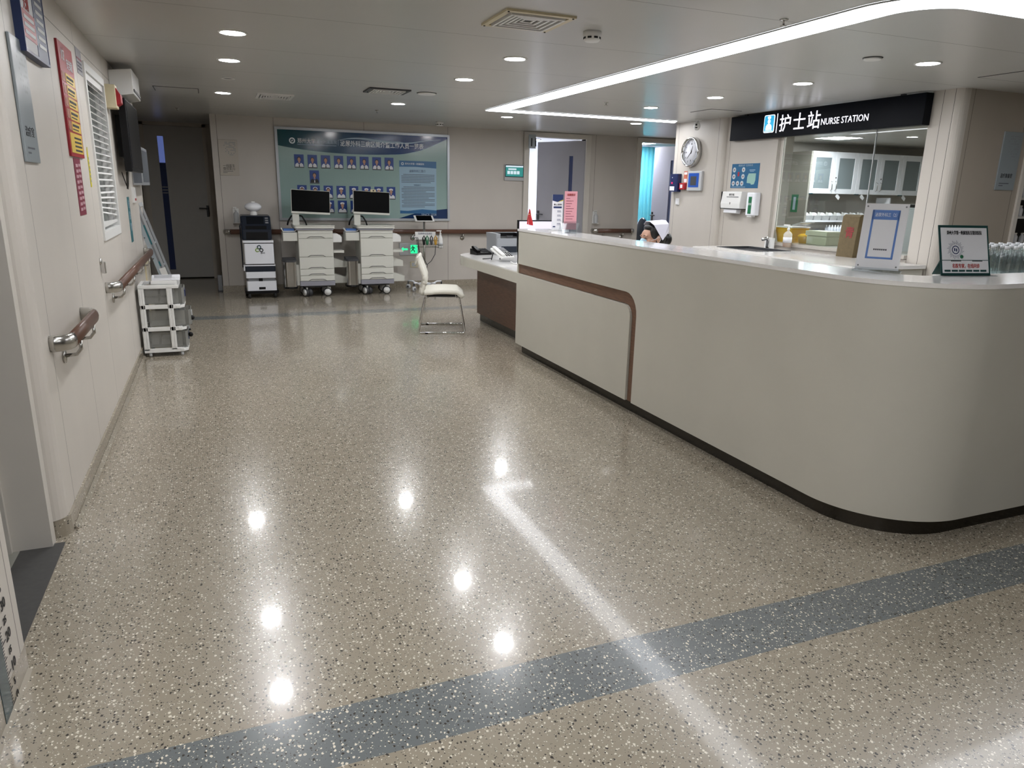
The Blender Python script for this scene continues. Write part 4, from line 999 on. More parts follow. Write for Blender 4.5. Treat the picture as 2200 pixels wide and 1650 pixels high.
MB().cbox(-.015, .385, 0, .40, .444, .460, .015).box(-.03, -.01, .02, .35, .38, .46).build('white_band', M_['whitegloss'], t)
MB().cbox(-.01, .375, .0, .40, .472, .748, .02).build('front_cabinet', M_['whitegloss'], t, bevel=.004)
MB().cbox(-.005, .37, .006, .39, .44, .76, .02).build('dark_core', M_['black'], t)
b = MB(); b.tube([(-.035, .10, .42), (-.035, .08, .6), (-.04, .06, .98), (-.02, .04, 1.02)], .008, 8); b.build('side_handle', M_['navy'], t)
MB().cbox(-.025, .378, -.012, .40, .760, .790, .02).build('white_band', M_['whitegloss'], t)
b = MB().prismX([(.0, .792), (.0, .93), (.12, 1.112), (.40, 1.125), (.40, .792)], -.025, .362); b.build('navy_console', M_['navy'], t, bevel=.02)
Mt = Matrix.Translation((0, -.001, .93)) @ Matrix.Rotation(-math.atan2(.12, .182), 4, 'X')
MB().box(.05, .27, -.003, 0, .09, .20, Mt).build('touch_screen', M_['tvscreen'], t)
b = MB()
for k in range(3): b.box(.29, .33, -.004, 0, .1+.035*k, .12+.035*k, Mt)
b.build('buttons', M_['grey'], t)
MB().box(.03, .30, -.003, 0, .01, .06, Mt).box(.03, .31, -.003, .0, .80, .90).build('tray_recess', M_['black'], t)
MB().lathe([(.05, 1.10), (.05, 1.15), (.035, 1.16), (.035, 1.175), (.001, 1.175)], 18, Matrix.Translation((.155, .26, 0))).build('neck', M_['white'], t)
MB().ell((.155, .26, 1.225), (.112, .085, .062), 28, 16).build('head', M_['whitegloss'], t)
MB().lathe([(.03, 1.28), (.028, 1.30), (.001, 1.302)], 16, Matrix.Translation((.155, .26, 0))).build('top_cap', M_['white'], t)
b = MB(); b.tube([(.185+.022*math.cos(a), -.0025, .700+.022*math.sin(a)) for a in [2*PI*k/14 for k in range(14)]], .006, 6, close=True)
b.build('logo_ring', M_['dkteal'], t)
b = MB(); b.tube([(.212+.021*math.cos(a), -.0025, .660+.021*math.sin(a)) for a in [2*PI*k/14 for k in range(14)]], .006, 6, close=True); b.build('logo_ring', M_['ink'], t)
b = MB(); b.tube([(.160+.021*math.cos(a), -.0025, .660+.021*math.sin(a)) for a in [.4+1.7*PI*k/14 for k in range(15)]], .006, 6); b.build('logo_ring', mat('lime', '7fa13a', .4), t)
letters('lettering', '伽利略', .024, .20, -.002, .612, M_['inkg'], t, width=.055)

# ================================================================ MONITOR STAND (vital signs)
t = thing('monitor_stand', 'wheeled vital-signs stand with wire basket between cart and chair', 'medical stand', (2.93, 10.86, 0))
for k in range(5):
    a = math.radians(-90+72*k+20); e = Vector((math.cos(a), math.sin(a), 0))
    MB().tube([e*.03+Vector((0, 0, .10)), e*.12+Vector((0, 0, .085)), e*.2+Vector((0, 0, .125)), e*.27+Vector((0, 0, .125))], [.018, .014, .012, .012], 8).build('leg', M_['whitegloss'], t)
    s_ = Vector((-e.y, e.x, 0)); o = MB().cyl(e*.27-s_*.014+Vector((0, 0, .038)), e*.27+s_*.014+Vector((0, 0, .038)), .038, 18).build('caster', M_['lgrey'], t)
    MB().cyl(e*.27-s_*.016+Vector((0, 0, .038)), e*.27+s_*.016+Vector((0, 0, .038)), .016, 12).box(e.x*.27-.01, e.x*.27+.01, e.y*.27-.01, e.y*.27+.01, .07, .12).build('hub', M_['dgrey'], o)
MB().cyl((0, 0, .06), (0, 0, 1.05), .016).build('pole', M_['steel'], t)
MB().lathe([(.05, .06), (.05, .11), (.02, .13), (.001, .13)], 16).build('hub_cover', M_['white'], t)
Mt = Matrix.Translation((0, 0, 1.08)) @ Matrix.Rotation(.6, 4, 'X')
o = MB().box(-.15, .15, -.07, .07, -.01, .005, Mt).build('device', M_['white'], t, bevel=.004); MB().box(-.12, .12, -.06, .06, .005, .008, Mt).build('display', M_['blackgloss'], o)
MB().box(-.155, .165, -.05, -.045, .77, .885).build('id_plate', M_['white'], t)
letters('plate_lettering', '生命体征监测仪', .035, -.11, -.052, .845, M_['navyp'], t, width=.22)
b = MB()
for z in (.66, .70, .76):
    b.tube([(-.13, -.19, z), (.17, -.19, z), (.17, -.02, z), (-.13, -.02, z)], .003, 6, close=True)
for k in range(11): b.tube([(-.13+.03*k, -.19, .76), (-.13+.03*k, -.19, .66), (-.13+.03*k, -.02, .66), (-.13+.03*k, -.02, .76)], .002, 5)
b.build('wire_basket', M_['steel'], t)
b = MB(); b.tube([(-.16, -.07, .84), (-.2, -.09, .80), (-.13, -.12, .8), (-.12, -.13, .7), (-.11, -.12, .5), (-.09, -.1, .42), (.02, -.1, .40), (.08, -.1, .45), (.14, -.1, .55), (.15, -.1, .68)], .006, 6)
b.tube([(-.14, -.08, .8), (-.12, -.12, .62), (-.03, -.12, .47), (.02, -.1, .38), (.0, -.08, .3)], .005, 6); b.build('sensor_cables', M_['dgrey'], t)
MB().box(-.2, -.13, -.06, -.02, .80, .825).box(.155, .21, -.06, -.02, .80, .825).build('hooks', M_['white'], t)
for (x, m, lab) in ((-.06, M_['black'], 'black looped strap hanging in the wire basket, left of the green one'), (-.01, M_['green'], 'green looped strap hanging in the wire basket'), (.055, M_['dgrey'], 'dark looped strap between the green and the yellow ones'), (.12, mat('amber strap', 'b58a2a', .5), 'yellow looped strap hanging in the wire basket')):
    q = thing('cuff_strap', lab, 'strap', (2.93+x, 10.86-.205, .70), group='coloured straps on the basket')
    MB().tube([(.0, 0, .0), (-.014, 0, .05), (-.018, 0, .10), (0, 0, .135), (.018, 0, .10), (.012, 0, .05), (0, 0, .0)], .010, 8).build('loop', m, q); MB().ell((0, 0, .03), (.02, .014, .035)).build('buckle', m, q)
q = thing('pump_bottle', 'white pump bottle in the side ring of the wheeled stand', 'bottle', (3.15, 10.74, .645))
MB().lathe([(.036, 0), (.038, .01), (.038, .10), (.032, .15), (.013, .20), (.013, .215), (.001, .215)], 18).build('bottle', M_['white'], q)
MB().lathe([(.0385, .03), (.0385, .08)], 18).build('label', M_['lgrey'], q); MB().cyl((0, 0, .21), (0, 0, .255), .006).box(-.06, .015, -.01, .01, .25, .265).lathe([(.015, .21), (.015, .228), (.001, .228)], 12).build('pump', M_['white'], q)
b = MB()
for z in (.65, .70): b.tube([(.22+.042*math.cos(2*PI*k/14), -.12+.042*math.sin(2*PI*k/14), z) for k in range(14)], .003, 5, close=True)
b.tube([(.17, -.1, .70), (.18, -.11, .70)], .004); b.tube([(.22, -.16, .70), (.22, -.16, .642), (.22, -.08, .642), (.22, -.08, .70)], .003, 5); b.build('bottle_ring', M_['steel'], t)

# ================================================================ CHAIR
t = thing('side_chair', 'empty chair with white pleated cover and chrome sled frame, facing the desk', 'chair', (2.25, 7.64, 0), -16)
b = MB(); 
for s_ in (-1, 1):
    y = s_*.27
    b.tube([(-.14, y*.85, .395), (-.175, y*.87, .385), (-.25, y, .03), (-.235, y, .011), (.235, y, .011), (.25, y, .03), (.19, y*.87, .385), (.16, y*.85, .395)], .0095, 10)
    b.build('sled_leg', M_['chrome'], t); b = MB()
MB().tube([(-.15, -.235, .392), (-.15, .235, .392)], .009).tube([(.165, -.235, .392), (.165, .235, .392)], .009).box(-.16, .15, -.2, .2, .388, .402).build('seat_frame', M_['dgrey'], t)
for y in (-.27, .27): MB().box(-.18, -.15, y-.012, y+.012, .0, .014).build('floor_glide', M_['black'], t)
def sheet(fn, nu, nv, th):
    b = MB(); b.smooth = True; vs = [fn(i/nu, j/nv) for i in range(nu+1) for j in range(nv+1)]
    b.add(vs, [(i*(nv+1)+j, (i+1)*(nv+1)+j, (i+1)*(nv+1)+j+1, i*(nv+1)+j+1) for i in range(nu) for j in range(nv)]); return b
def seatf(u, v):
    x = -.19+.435*u; y = -.255+.51*v; z = .462+.010*math.sin(PI*u)+.010*math.sin(PI*v)-(.05*max(0, u-.84)/.16)**1.0*1.0
    return (x, y, z-.006*abs(math.sin(v*34))*(1 if u < .2 else .4))
o = sheet(seatf, 26, 40, 0).build('seat', M_['chair'], t); s_ = o.modifiers.new('s', 'SOLIDIFY'); s_.thickness = .046; s_.offset = -1
def backf(u, v):   # side profile: rises slightly forward bulge then leans back
    pr = [(-.205, .41), (-.175, .49), (-.152, .55), (-.148, .62), (-.165, .68), (-.185, .73), (-.203, .78), (-.218, .835)]
    p = u*(len(pr)-1); i = min(int(p), len(pr)-2); f_ = p-i
    x = pr[i][0]*(1-f_)+pr[i+1][0]*f_; z = pr[i][1]*(1-f_)+pr[i+1][1]*f_
    y = (-.235+.47*v)*(1-.12*u**3); x -= .022*(abs(2*v-1)**2)*u
    x += .005*math.sin(v*44+u*6)*(1-u*.6)+.004*math.sin(u*60)*(1 if u < .35 else .2)
    return (x, y, z-.02*(abs(2*v-1)**3)*u)
o = sheet(backf, 40, 44, 0).build('backrest', M_['chair'], t); s_ = o.modifiers.new('s', 'SOLIDIFY'); s_.thickness = .045
o = sheet(lambda u, v: (-.235-.045*u+.010*math.sin(v*30)*u, (-.235+.47*v)*.9, .83-.09*u-.015*math.sin(v*9)*u), 8, 40, 0).build('cover_flap', M_['chair'], t); s_ = o.modifiers.new('s', 'SOLIDIFY'); s_.thickness = .006

# ================================================================ LEFT WALL
# window with venetian blind (structure) : Y 5.57-6.50, z 1.13-2.25
w1 = struct(MB().box(XL-.10, XL+.012, 5.57, 5.61, 1.13, 2.25).box(XL-.10, XL+.012, 6.46, 6.50, 1.13, 2.25).box(XL-.10, XL+.012, 5.61, 6.46, 1.13, 1.19).box(XL-.10, XL+.012, 5.61, 6.46, 2.20, 2.25).build('window_1', M_['white']))
MB().box(XL-.06, XL-.056, 5.61, 6.46, 1.19, 2.20).build('window_pane', GL, w1)
struct(MB().box(-.95, -.905, 5.5, 6.6, 1.0, 2.35).build('wall_unlit_backing', M_['unlit_dark']))  # near-black sheet stands in for the unlit space behind the blind
t = thing('venetian_blind', 'white horizontal-slat blind in the window of the left wall, sagging at the bottom', 'blind', (XL, 5.61, 0), 90)
MB().box(.01, .84, -.0, .03, 2.155, 2.195).build('head_rail', M_['white'], t)
b = MB()
for k in range(21):
    z = 2.13-.043*k; tilt = .0 if k < 17 else .012*(k-16)
    b.add([(.01, -.004, z-.007+tilt), (.84, -.004, z-.007), (.84, .006, z+.004), (.01, .006, z+.004+tilt), (.01, -.006, z-.005+tilt), (.84, -.006, z-.005), (.84, .004, z+.006), (.01, .004, z+.006+tilt)], [(0, 1, 2, 3), (4, 5, 6, 7), (0, 1, 5, 4), (2, 3, 7, 6)])
b.build('slats', M_['slat'], t)
b = MB()
for x in (.12, .42, .72): b.cyl((x, .012, 1.22), (x, .012, 2.16), .0015, 5)
b.build('ladder_cords', M_['lgrey'], t)
b = MB().prismY([(.0, 1.21), (.84, 1.22), (.84, 1.235), (0, 1.25)], 0, .02); b.build('bottom_rail', M_['white'], t)
# posters and stickers
def wall_poster(name, label, cat, y0, y1, z0, z1, base, th=.004, proud=0):
    t = thing(name, label, cat, (XL+proud, y0, z0), 90); MB().box(0, y1-y0, -th, 0, 0, z1-z0).build('board', base, t); return t
t = wall_poster('red_poster', 'tall red and yellow illustrated notice on the left wall', 'poster', 4.68, 5.115, 1.645, 2.232, M_['signred'], .012)
b = MB()
for k in range(5): b.box(.13, .41, -.0135, -.012, .135+.062*k, .188+.062*k)
b.box(.03, .405, -.0135, -.012, .02, .125)
b.build('yellow_panels', M_['pyellow'], t)
b = MB()
for k in range(5):
    b.box(.025, .115, -.0135, -.012, .138+.062*k, .186+.062*k)
b.build('picture_cells', mat('poster picture', 'a06a58', .5, var=.6, scale=60), t)
b = MB()
for k in range(5): b.box(.15, .36, -.0145, -.0135, .162+.062*k, .175+.062*k).box(.15, .33, -.0145, -.0135, .145+.062*k, .151+.062*k)
for k in range(4): b.box(.15, .37, -.0145, -.0135, .03+.022*k, .04+.022*k)
b.build('text_rows', M_['ink'], t)
letters('heading', '火灾', .07, .06, -.0135, .50, M_['inkw'], t, width=.1); letters('heading', '安全疏散', .06, .2, -.0135, .47, M_['inkw'], t, width=.19)
t = wall_poster('blue_white_poster', 'blue, white and red framed notice at the top edge of the left wall', 'poster', 3.785, 4.26, 2.045, 2.40, M_['paper'], .03)
MB().box(.25, .475, -.032, -.03, .0, .355).build('blue_half', M_['navyp'], t); MB().box(0, .25, -.032, -.03, .05, .16).build('red_block', M_['red'], t)
b = MB(); b.box(0, .475, -.034, .0, -.012, 0).box(-.012, 0, -.034, 0, -.012, .355).box(.475, .487, -.034, 0, -.012, .355); b.build('dark_frame', M_['navyp'], t)
b = MB()
for k in range(7): b.box(.29, .44, -.0335, -.032, .05+.035*k, .065+.035*k)
for k in range(3): b.box(.03, .22, -.0335, -.032, .065+.03*k, .08+.03*k)
b.build('text_rows', M_['lgrey'], t)
b = MB(); ringpts(b, .12, .27, .055, .07, -.0315); b.build('red_ring', M_['red'], t)
letters('lettering', '无烟', .06, .06, -.0315, .17, M_['inkr'], t, width=.1)
t = wall_poster('maroon_sticker', 'maroon lettered strip hanging directly under the red and yellow notice', 'sticker', 4.775, 4.99, 1.325, 1.64, M_['maroon'], .003)
b = MB()
for k in range(9): b.box(.03+.008*math.sin(k), .1+.008*math.sin(k), -.0045, -.003, .025+.03*k, .042+.03*k).box(.115+.008*math.sin(k), .185+.008*math.sin(k), -.0045, -.003, .03+.03*k, .045+.03*k)
b.build('white_text', mat('faded sticker print', 'b58a93', .6), t)
t = thing('yellow_sticker', 'thin yellow strip on the left wall between the red notice and the blind', 'sticker', (XL, 5.27, 1.48), 90)
MB().prismY([(.03, 0), (.07, .0), (.085, .11), (.06, .24), (.03, .20), (.04, .10)], -.003, 0).build('strip', M_['stickery'], t)
b = MB()
for k in range(6): b.box(.05, .068, -.004, -.003, .03+.027*k, .045+.027*k)
b.build('text_marks', M_['grey'], t)
t = wall_poster('grey_notice', 'small faded grey paper notice above the blind on the left wall', 'notice', 5.35, 5.55, 2.15, 2.30, mat('faded notice', '9d9ba0', .6), .003)
MB().box(.01, .19, -.004, -.003, .085, .095).build('red_rule', M_['maroon'], t)
b = MB()
for k in range(3): b.box(.02, .17, -.004, -.003, .02+.02*k, .03+.02*k)
b.build('text_rows', M_['inkg'], t)
t = wall_poster('teal_sticker', 'narrow teal vertical strip with characters on the left wall above the handrail', 'sticker', 7.27, 7.42, 1.0, 1.39, M_['teal'], .004)
letters('lettering', '防', .08, .03, -.0045, .30, M_['pw'], t); letters('lettering', '跌', .08, .03, -.0045, .20, M_['pw'], t); letters('lettering', '倒', .08, .03, -.0045, .10, M_['pw'], t)
t = thing('wall_lock', 'small steel thumb lock on the left wall below the blind', 'lock', (XL, 5.28, .99), 90)
MB().lathe([(.022, 0), (.022, .006), (.014, .012), (.001, .013)], 18, Matrix.Translation((0, 0, .03)) @ Matrix.Rotation(PI/2, 4, 'X')).build('rose', M_['steel'], t); MB().cbox(-.011, .011, -.03, -.004, -.045, .03, .005).build('thumb_turn', M_['chrome'], t, bevel=.004)
t = thing('alarm_strobe', 'cream alarm box with a red lens high on the left wall beside the blind', 'alarm', (XL, 6.56, 2.06), 90)
MB().box(0, .14, -.075, 0, 0, .17).build('box', M_['tan'], t, bevel=.004); MB().prismX([(-.105, .04), (-.105, .10), (-.075, .15), (-.075, .02)], .02, .14).build('red_lens', M_['red'], t)
# tv
t = thing('television', 'dark flat television bracketed high on the left wall', 'television', (XL, 6.78, 1.60), 90)
Mt = Matrix.Translation((0, -.03, 0)) @ Matrix.Rotation(-.0, 4, 'X')
MB().box(0, .98, -.085, -.03, 0, .56, Mt).build('casing', M_['black'], t, bevel=.006)
MB().box(.02, .96, -.088, -.085, .03, .545, Mt).build('screen', M_['tvscreen'], t)
MB().box(.3, .7, -.065, 0, .12, .45).build('wall_bracket', M_['dgrey'], t)
MB().tube([(.2, -.06, .01), (.22, -.05, -.10), (.28, -.04, -.14), (.34, -.02, -.09), (.33, 0, .0)], .004, 6).tube([(.4, -.03, .0), (.42, -.02, -.14)], .004, 6).build('cables', M_['black'], t)
t = thing('wall_box', 'white slanted box mounted above the television at the ceiling', 'box', (XL, 6.95, 2.18), 90)
MB().prismX([(0, .0), (0, .2), (-.17, .22), (-.17, .03)], 0, .62).build('housing', M_['white'], t, bevel=.004); MB().box(.02, .6, -.176, -.17, .05, .07).build('slot', M_['dgrey'], t)
t = thing('light_box', 'grey wall light box with silver frame behind the television', 'sign', (XL, 7.98, 1.49), 90)
MB().box(0, .78, -.09, 0, 0, .36).build('frame', M_['alu'], t, bevel=.004); MB().box(.03, .75, -.093, -.09, .03, .33).build('face', mat('light box face', '5d6269', .35), t); MB().box(-.002, 0, -.08, -.01, .02, .34).build('end_face', mat('lightbox end', '6d727b', .3), t)
t = thing('wall_clipboard', 'white holder with small red prints on the left wall under the grey light box', 'holder', (XL, 7.75, 1.33), 90)
MB().box(0, .16, -.02, 0, 0, .14).build('board', M_['white'], t); MB().box(.02, .07, -.022, -.02, .02, .04).box(.09, .14, -.022, -.02, .02, .04).build('red_marks', M_['red'], t)
t = thing('fuse_panel', 'beige ribbed panel door at the far end of the left wall beneath the light box', 'panel', (XL, 8.2, .12), 90)
MB().box(0, .5, -.012, 0, 0, .62).build('frame', M_['tan'], t)
b = MB()
for k in range(6): b.box(.04+.075*k, .07+.075*k, -.017, -.012, .04, .58)
b.build('ribs', M_['frame'], t)
# height ruler
t = thing('height_chart', 'height measuring chart with numbers at the lower left corner', 'chart', (XN+.0014, 2.0, 0), 90)
MB().box(.13, .205, -.0012, 0, .004, 2.0).build('green_band', M_['dkteal'], t)
b = MB()
for k in range(0, 196):
    z = .013+.01*k; x1 = .245 if k % 10 == 0 else (.232 if k % 5 == 0 else .218)
    b.box(.205, x1, -.0012, 0, z-.0010, z+.0010)
b.build('ticks', M_['ink'], t)
for k in range(0, 60, 5):
    big = k % 10 == 0
    letters('numeral', str(k), .046 if big else .030, .252, -.0008, .013+.01*k-(.016 if big else .010), M_['ink'], t, bold=.0004)
# ladder
t = thing('step_ladder', 'folded aluminium ladder with printed side leaning against the left wall', 'ladder', (0, 8.31, 0))
ang = math.atan2(.40, 1.32)
Mt = Matrix.Translation((-.34, 0, .0)) @ Matrix.Rotation(-ang*.93, 4, 'Y')
for y in (0, .36):
    MB().box(-.085, -.045, y, y+.03, 0, 1.36, Mt).build('stile', mat('ladder aluminium', 'a9b3ba', .35, metal=.3), t, bevel=.003)
    MB().box(-.045, -.025, y+.004, y+.02, 0, 1.34, Mt).build('web', M_['grey'], t)
    o = MB().box(-.025, -.005, y, y+.03, 0.02, 1.33, Mt).build('rear_rail', M_['alu'], t)
for k in range(5): MB().box(-.085, -.02, .03, .36, .22+.24*k, .235+.24*k, Mt).build('step', M_['alu'], t)
b = MB()
for z, h in ((.95, .2), (.72, .05), (.66, .04), (.61, .04), (.25, .05)): b.box(-.043, -.027, .002, .004, z, z+h, Mt)
b.build('teal_print', M_['teal'], t)
b = MB()
for k in range(6): b.lathe([(.006, 0), (.006, .002), (.001, .003)], 8, Mt @ Matrix.Translation((-.075, -.001, .15+.22*k)) @ Matrix.Rotation(PI/2, 4, 'X'))
b.build('rivets', M_['dgrey'], t)
MB().box(-.095, -.0, .0, .39, 1.33, 1.37, Mt).build('top_cap', M_['lgrey'], t); MB().box(-.06, .0, -.004, .0, .62, .70, Mt).build('hinge', M_['white'], t); MB().box(-.09, -.0, .0, .03, -.0, .02, Mt).box(-.09, -.0, .36, .39, -.0, .02, Mt).build('foot', M_['rubber'], t)

# plastic drawer tower
t = thing('drawer_tower', 'white plastic three-drawer tower on casters against the left wall', 'drawer unit', (-.685, 7.04, 0))
Wd, Dd = .325, .36
b = MB()
lv = (.05, .245, .445, .625)
for z in lv:
    hgt = .035 if z < .6 else .03
    b.box(0, Wd, 0, .03, z-.012, z+hgt-.012).box(0, Wd, Dd-.03, Dd, z-.012, z+hgt-.012).box(0, .03, .03, Dd-.03, z-.012, z+hgt-.012).box(Wd-.03, Wd, .03, Dd-.03, z-.012, z+hgt-.012)
for x in (0, .225):
    for y in (0, Dd-.03):
        b.box(x, x+.045, y, y+.03, .06, .62)
        b.box(x+.008, x+.012, y-.004 if y == 0 else y+.03, y if y == 0 else y+.034, .08, .60).box(x+.03, x+.034, y-.004 if y == 0 else y+.03, y if y == 0 else y+.034, .08, .60)
for z in lv[:3]: b.prism([(Wd-.03, -.004), (Wd, -.004), (Wd+.035, .04), (Wd+.035, Dd-.04), (Wd, Dd), (Wd-.03, Dd)], z-.008, z+.016)
b.build('frame', M_['white'], t, bevel=.002)
for k, z in enumerate(lv[:3]):
    pull = (0, .045, .0)[k == 1]; pull = .04 if k == 1 else 0
    d = MB()
    x0, x1 = .02+pull, Wd+.02+pull; z0, z1 = z+.028, z+.165
    d.box(x0, x1, .035, .038, z0, z1).box(x0, x1, Dd-.038, Dd-.035, z0, z1).box(x0, x1, .035, Dd-.035, z0, z0+.003).box(x0, x0+.003, .035, Dd-.035, z0, z1).prism([(x1-.03, .035), (x1, .035), (x1+.02, .08), (x1+.02, Dd-.08), (x1, Dd-.035), (x1-.003, Dd-.035), (x1+.015, Dd-.082), (x1+.015, .082), (x1-.003, .04), (x1-.03, .04)], z0, z1)
    dr = d.build('drawer', FROST, t)
    MB().box(x1+.018, x1+.026, .12, .24, z0+.05, z0+.11).build('pull_sticker', M_['bluegrey'] if k != 1 else M_['lgrey'], dr)
    if k == 0: MB().box(.06, .12, .08, .28, z0+.02, z0+.08).box(.14, .26, .08, .28, z0+.02, z0+.07).build('contents', M_['white'], dr)
    if k == 2:
        q = MB()
        for i in range(2):
            for j in range(2): q.box(.05+.12*i, .15+.12*i, .06, .3, z0+.01+.06*j, z0+.055+.06*j)
        q.build('contents', M_['lgrey'], dr)
for x in (.045, Wd-.02):
    for y in (.035, Dd-.035):
        MB().cyl((x-.01, y-.012, .02), (x+.012, y-.012, .02), .02, 16).cyl((x, y-.008, .02), (x, y-.008, .042), .008).build('caster', M_['lgrey'], t)
for z in (.255, .10):
    o = MB().ell((0, 0, 0), (.022, .02, .022)).cyl((-.03, 0, 0), (0, 0, 0), .008).build('black_knob', M_['black'], t, (Wd+.085 if z > .2 else Wd+.06, .12, z+.07))
t = thing('paper_stack', 'loose stack of white printed paper in a tray on the drawer tower', 'paper', (-.58, 7.08, .643))
MB().box(0, .21, 0, .28, 0, .035).build('tray', M_['white'], t, bevel=.003)
MB().box(.01, .24, .01, .29, .036, .055, Matrix.Rotation(.06, 4, 'Z')).build('sheets', M_['paper'], t)
b = MB()
for k in range(9): b.box(.03, .2, .03+.027*k, .036+.027*k, .0555, .056, Matrix.Rotation(.06, 4, 'Z'))
b.build('printed_lines', M_['grey'], t)
MB().prismX([(.0, .036), (.15, .036), (.15, .07), (.0, .045)], .17, .235).build('folded_leaf', M_['paper'], t)

# ================================================================ RIGHT WALL  (local x = -Y, wall faces -X)
def RW(y): return -y       # local x for world y, root at (X,0,z) rz=-90
XR = 5.93
t = thing('wall_clock', 'round silver-rimmed wall clock with white face on the right wall', 'clock', (XR, 8.36, 2.052), -90)
R_ = .19
MB().lathe([(R_-.02, 0), (R_, .0), (R_, .055), (R_-.006, .068), (R_-.018, .07), (R_-.028, .05), (R_-.03, .035)], 48, Matrix.Rotation(PI/2, 4, 'X'), ring=True).build('rim', M_['chrome'], t)
MB().lathe([(R_-.026, .0), (R_-.026, .034), (.001, .0345)], 48, Matrix.Rotation(PI/2, 4, 'X')).build('dial', mat('clock dial', 'c9cad0', .7, spec=.1), t)
b = MB()
for k in range(12):
    a = 2*PI*k/12
    d_ = Vector((math.sin(a), 0, math.cos(a))); n_ = Vector((d_.z, 0, -d_.x))*.003; o_ = Vector((0, -.0352, 0))
    r0, r1 = (.118, .150) if k % 3 else (.132, .152)
    b.add([o_+d_*r0+n_, o_+d_*r1+n_, o_+d_*r1-n_, o_+d_*r0-n_], [(0, 1, 2, 3)])
b.build('hour_marks', M_['ink'], t)
for n_, a in (('12', 0), ('3', 90), ('6', 180), ('9', 270)):
    r_ = .105; letters('numeral', n_, .03, r_*math.sin(math.radians(a))-(.017 if n_ == '12' else .009), -.0355, r_*math.cos(math.radians(a))-.011, M_['ink'], t, bold=.0008)
for name, a, L_, w_ in (('hour_hand', 12+19, .08, .008), ('minute_hand', 228, .125, .0055), ('second_hand', 335, .13, .0015)):
    a = math.radians(a if name != 'hour_hand' else 19); d_ = Vector((math.sin(a), 0, math.cos(a))); n2 = Vector((d_.z, 0, -d_.x))*w_; o_ = Vector((0, -.038, 0))
    MB().add([o_-d_*.02+n2, o_+d_*L_+n2*.4, o_+d_*L_-n2*.4, o_-d_*.02-n2], [(0, 1, 2, 3)]).build(name, M_['ink'], t)
MB().lathe([(.007, .034), (.007, .04), (.001, .041)], 14, Matrix.Rotation(PI/2, 4, 'X')).build('centre_cap', M_['ink'], t)
t = thing('fire_detector_box', 'tall dark blue wall unit with a red light below and left of the clock', 'wall unit', (XR, 8.765, 1.545), -90)
MB().cbox(0, .19, -.07, 0, 0, .235, .015).build('casing', mat('deep blue plastic', '14204f', .3), t); MB().lathe([(.011, 0), (.011, .006), (.001, .008)], 12, Matrix.Translation((.07, -.07, .115)) @ Matrix.Rotation(PI/2, 4, 'X')).build('red_led', E_RED, t)
MB().lathe([(.007, 0), (.007, .003), (.001, .004)], 12, Matrix.Translation((.07, -.07, .185)) @ Matrix.Rotation(PI/2, 4, 'X')).build('white_button', M_['white'], t); MB().box(.02, .13, -.072, -.07, .015, .07).build('label', M_['paper'], t)
t = thing('red_call_box', 'small red manual call box under the clock', 'alarm button', (XR, 8.56, 1.575), -90)
MB().box(0, .12, -.045, 0, 0, .085).build('box', M_['red'], t, bevel=.004); MB().box(.025, .075, -.047, -.045, .02, .065).build('label', M_['paper'], t)
t = thing('orange_tag', 'small red and white printed tag above the red call box', 'label', (XR, 8.53, 1.66), -90)
MB().box(0, .085, -.003, 0, 0, .155).build('card', mat('orange tag', 'c2705a', .5, var=.3, scale=50), t); MB().box(.01, .075, -.004, -.003, .01, .055).box(.01, .075, -.004, -.003, .11, .14).build('white_print', M_['paper'], t)
t = thing('control_panel', 'grey wall controller with a blue screen beneath the clock', 'control panel', (XR, 8.40, 1.56), -90)
MB().box(0, .31, -.035, 0, 0, .25).build('casing', M_['lgrey'], t, bevel=.006); MB().box(.03, .255, -.037, -.035, .045, .225).build('screen', M_['screenblue'] if 'screenblue' in M_ else M_['blue'], t); MB().box(.075, .205, -.038, -.037, .07, .185).build('screen_window', M_['dgrey'], t)
t = thing('light_switch', 'white wall switch below the dark blue wall unit', 'switch', (XR, 8.67, 1.37), -90)
MB().box(0, .085, -.012, 0, 0, .09).build('plate', M_['white'], t, bevel=.003); MB().box(.015, .07, -.016, -.012, .012, .078).build('rocker', M_['paper'], t)
t = thing('security_camera', 'white security camera hanging under the ceiling above the clock', 'camera', (5.80, 8.14, CEIL))
MB().lathe([(.05, 0), (.05, -.012), (.03, -.016), (.001, -.016)], 20).build('ceiling_base', M_['white'], t); MB().cyl((0, 0, -.015), (0, 0, -.05), .016).build('stem', M_['white'], t)
o = MB().ell((-.01, -.01, -.085), (.042, .042, .052)).build('camera_head', M_['white'], t); MB().ell((-.042, -.037, -.07), (.012, .012, .012)).build('lens', M_['black'], o); MB().ell((-.035, -.034, -.105), (.018, .014, .007)).build('sensor_window', M_['ink'], o)
XS = 5.985
t = thing('hygiene_poster', 'blue hand-washing poster with round pictures above the paper towel box', 'poster', (XS, 7.60, 1.60), -90)
MB().box(0, .50, -.004, 0, 0, .285).build('sheet', M_['pblue'], t)
b = MB(); k = 0
for x, z in ((.05, .215), (.22, .215), (.05, .135), (.22, .135), (.05, .055), (.13, .055), (.21, .055)):
    b.flat([(x+.03*math.cos(2*PI*j/18), z+.030*math.sin(2*PI*j/18)) for j in range(18)], -.0045)
b.build('round_pictures', mat('pale pictures', 'b9c3c6', .5), t)
b = MB()
for x, z in ((.05, .215), (.22, .215), (.05, .135), (.22, .135), (.05, .055), (.13, .055), (.21, .055)): b.ell((x, -.005, z), (.014, .0012, .010), 10, 6)
b.build('hand_drawings', mat('hand drawing', '8d6a6e', .5), t)
MB().box(.12, .15, -.0055, -.004, .14, .19).build('red_mark', M_['red'], t)
